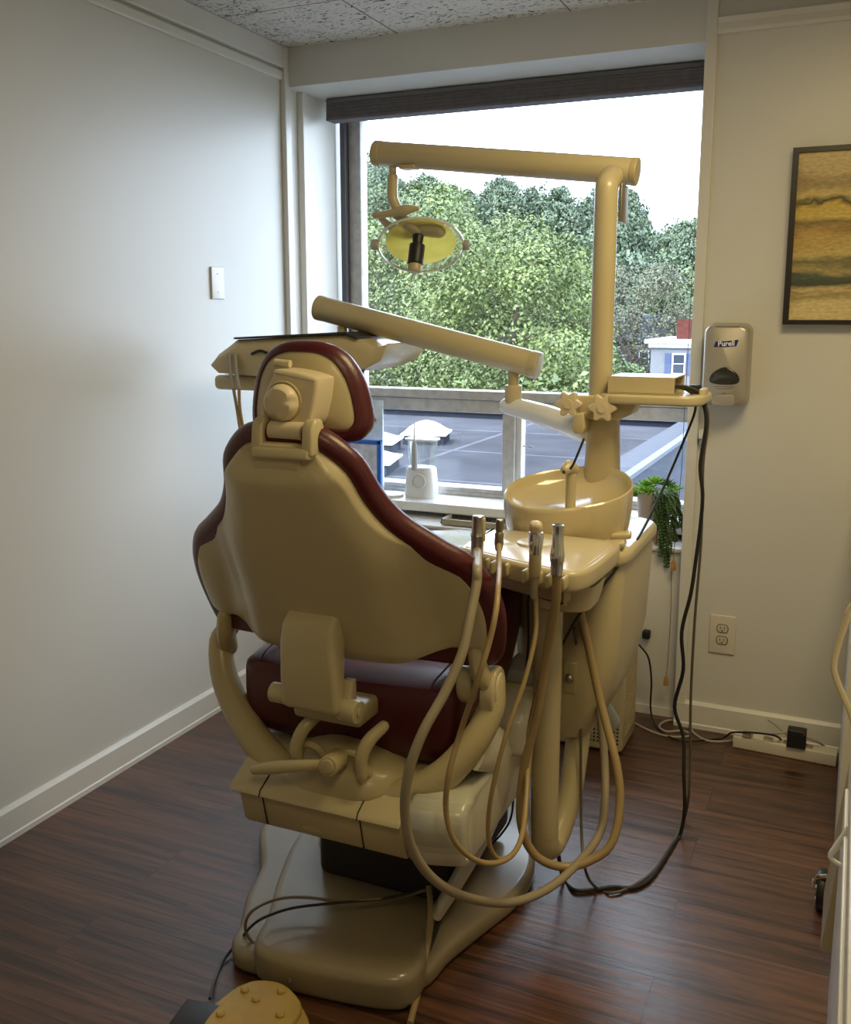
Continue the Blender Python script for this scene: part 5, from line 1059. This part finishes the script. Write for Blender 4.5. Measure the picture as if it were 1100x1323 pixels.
# ------------------------------------------------------------------ light, sky, camera
w = bpy.data.worlds.new('sky'); S.world = w; w.use_nodes = True
nt = w.node_tree; bg = nt.nodes['Background']
tc = nt.nodes.new('ShaderNodeTexCoord'); n = nt.nodes.new('ShaderNodeTexNoise'); n.inputs['Scale'].default_value = 2.2; n.inputs['Detail'].default_value = 5
r = nt.nodes.new('ShaderNodeValToRGB'); r.color_ramp.elements[0].position = .35; r.color_ramp.elements[0].color = (.58, .75, 1.0, 1); r.color_ramp.elements[1].position = .6; r.color_ramp.elements[1].color = (.74, .86, 1.0, 1)
nt.links.new(tc.outputs['Generated'], n.inputs['Vector']); nt.links.new(n.outputs['Fac'], r.inputs['Fac']); nt.links.new(r.outputs['Color'], bg.inputs['Color'])
bg.inputs['Strength'].default_value = 8.8
sun = bpy.data.lights.new('sun', 'SUN'); sun.energy = 9.0; sun.angle = .5; sun.color = (1, .96, .88)
so = bpy.data.objects.new('sun', sun); COL.objects.link(so); so.rotation_euler = (math.radians(42), math.radians(-18), 0)
def ceiling_panel(x, y, e, label, sx=.6, sy=.6):
    t = thing('ceiling_light', label, 'ceiling light', (x, y, ZC-.03), 'ceiling lights behind the viewpoint')
    bm = NB(); box(bm, x-sx/2-.02, x+sx/2+.02, y-sy/2-.02, y+sy/2+.02, ZC-.03, ZC-.001); obj('fixture_frame', bm, WHITEP, t, bevel=.004)
    l = bpy.data.lights.new('lamp', 'AREA'); l.shape = 'RECTANGLE'; l.size = sx; l.size_y = sy; l.energy = e; l.color = (1, .80, .42)
    o = bpy.data.objects.new('lamp', l); COL.objects.link(o); o.location = (x, y, ZC-.04)
ceiling_panel(.05, 1.75, 21, 'square warm white ceiling light nearest the window beam, above the chair')
ceiling_panel(.05, .1, 9, 'square warm white ceiling light over the entrance end of the room')
pl = bpy.data.lights.new('window_portal', 'AREA'); pl.shape = 'RECTANGLE'; pl.size = 1.44; pl.size_y = 1.52; pl.cycles.is_portal = True
po = bpy.data.objects.new('window_portal', pl); COL.objects.link(po); po.location = (-1.23, 3.66, 1.42); po.rotation_euler = (math.radians(-90), 0, 0)

cam = bpy.data.cameras.new('camera'); co = bpy.data.objects.new('camera', cam); COL.objects.link(co); S.camera = co
cam.sensor_fit = 'HORIZONTAL'; cam.sensor_width = 36; cam.lens = 1245/1100*36; cam.shift_y = -36.5/1100; cam.clip_start = .02; cam.clip_end = 600
co.location = (0, 0, 1.38); co.rotation_euler = (math.radians(90-10.021), 0, math.radians(24.004))
S.view_settings.view_transform = 'Standard'; S.view_settings.look = 'None'; S.view_settings.gamma = 1; S.view_settings.exposure = 0; S.view_settings.use_curve_mapping = False
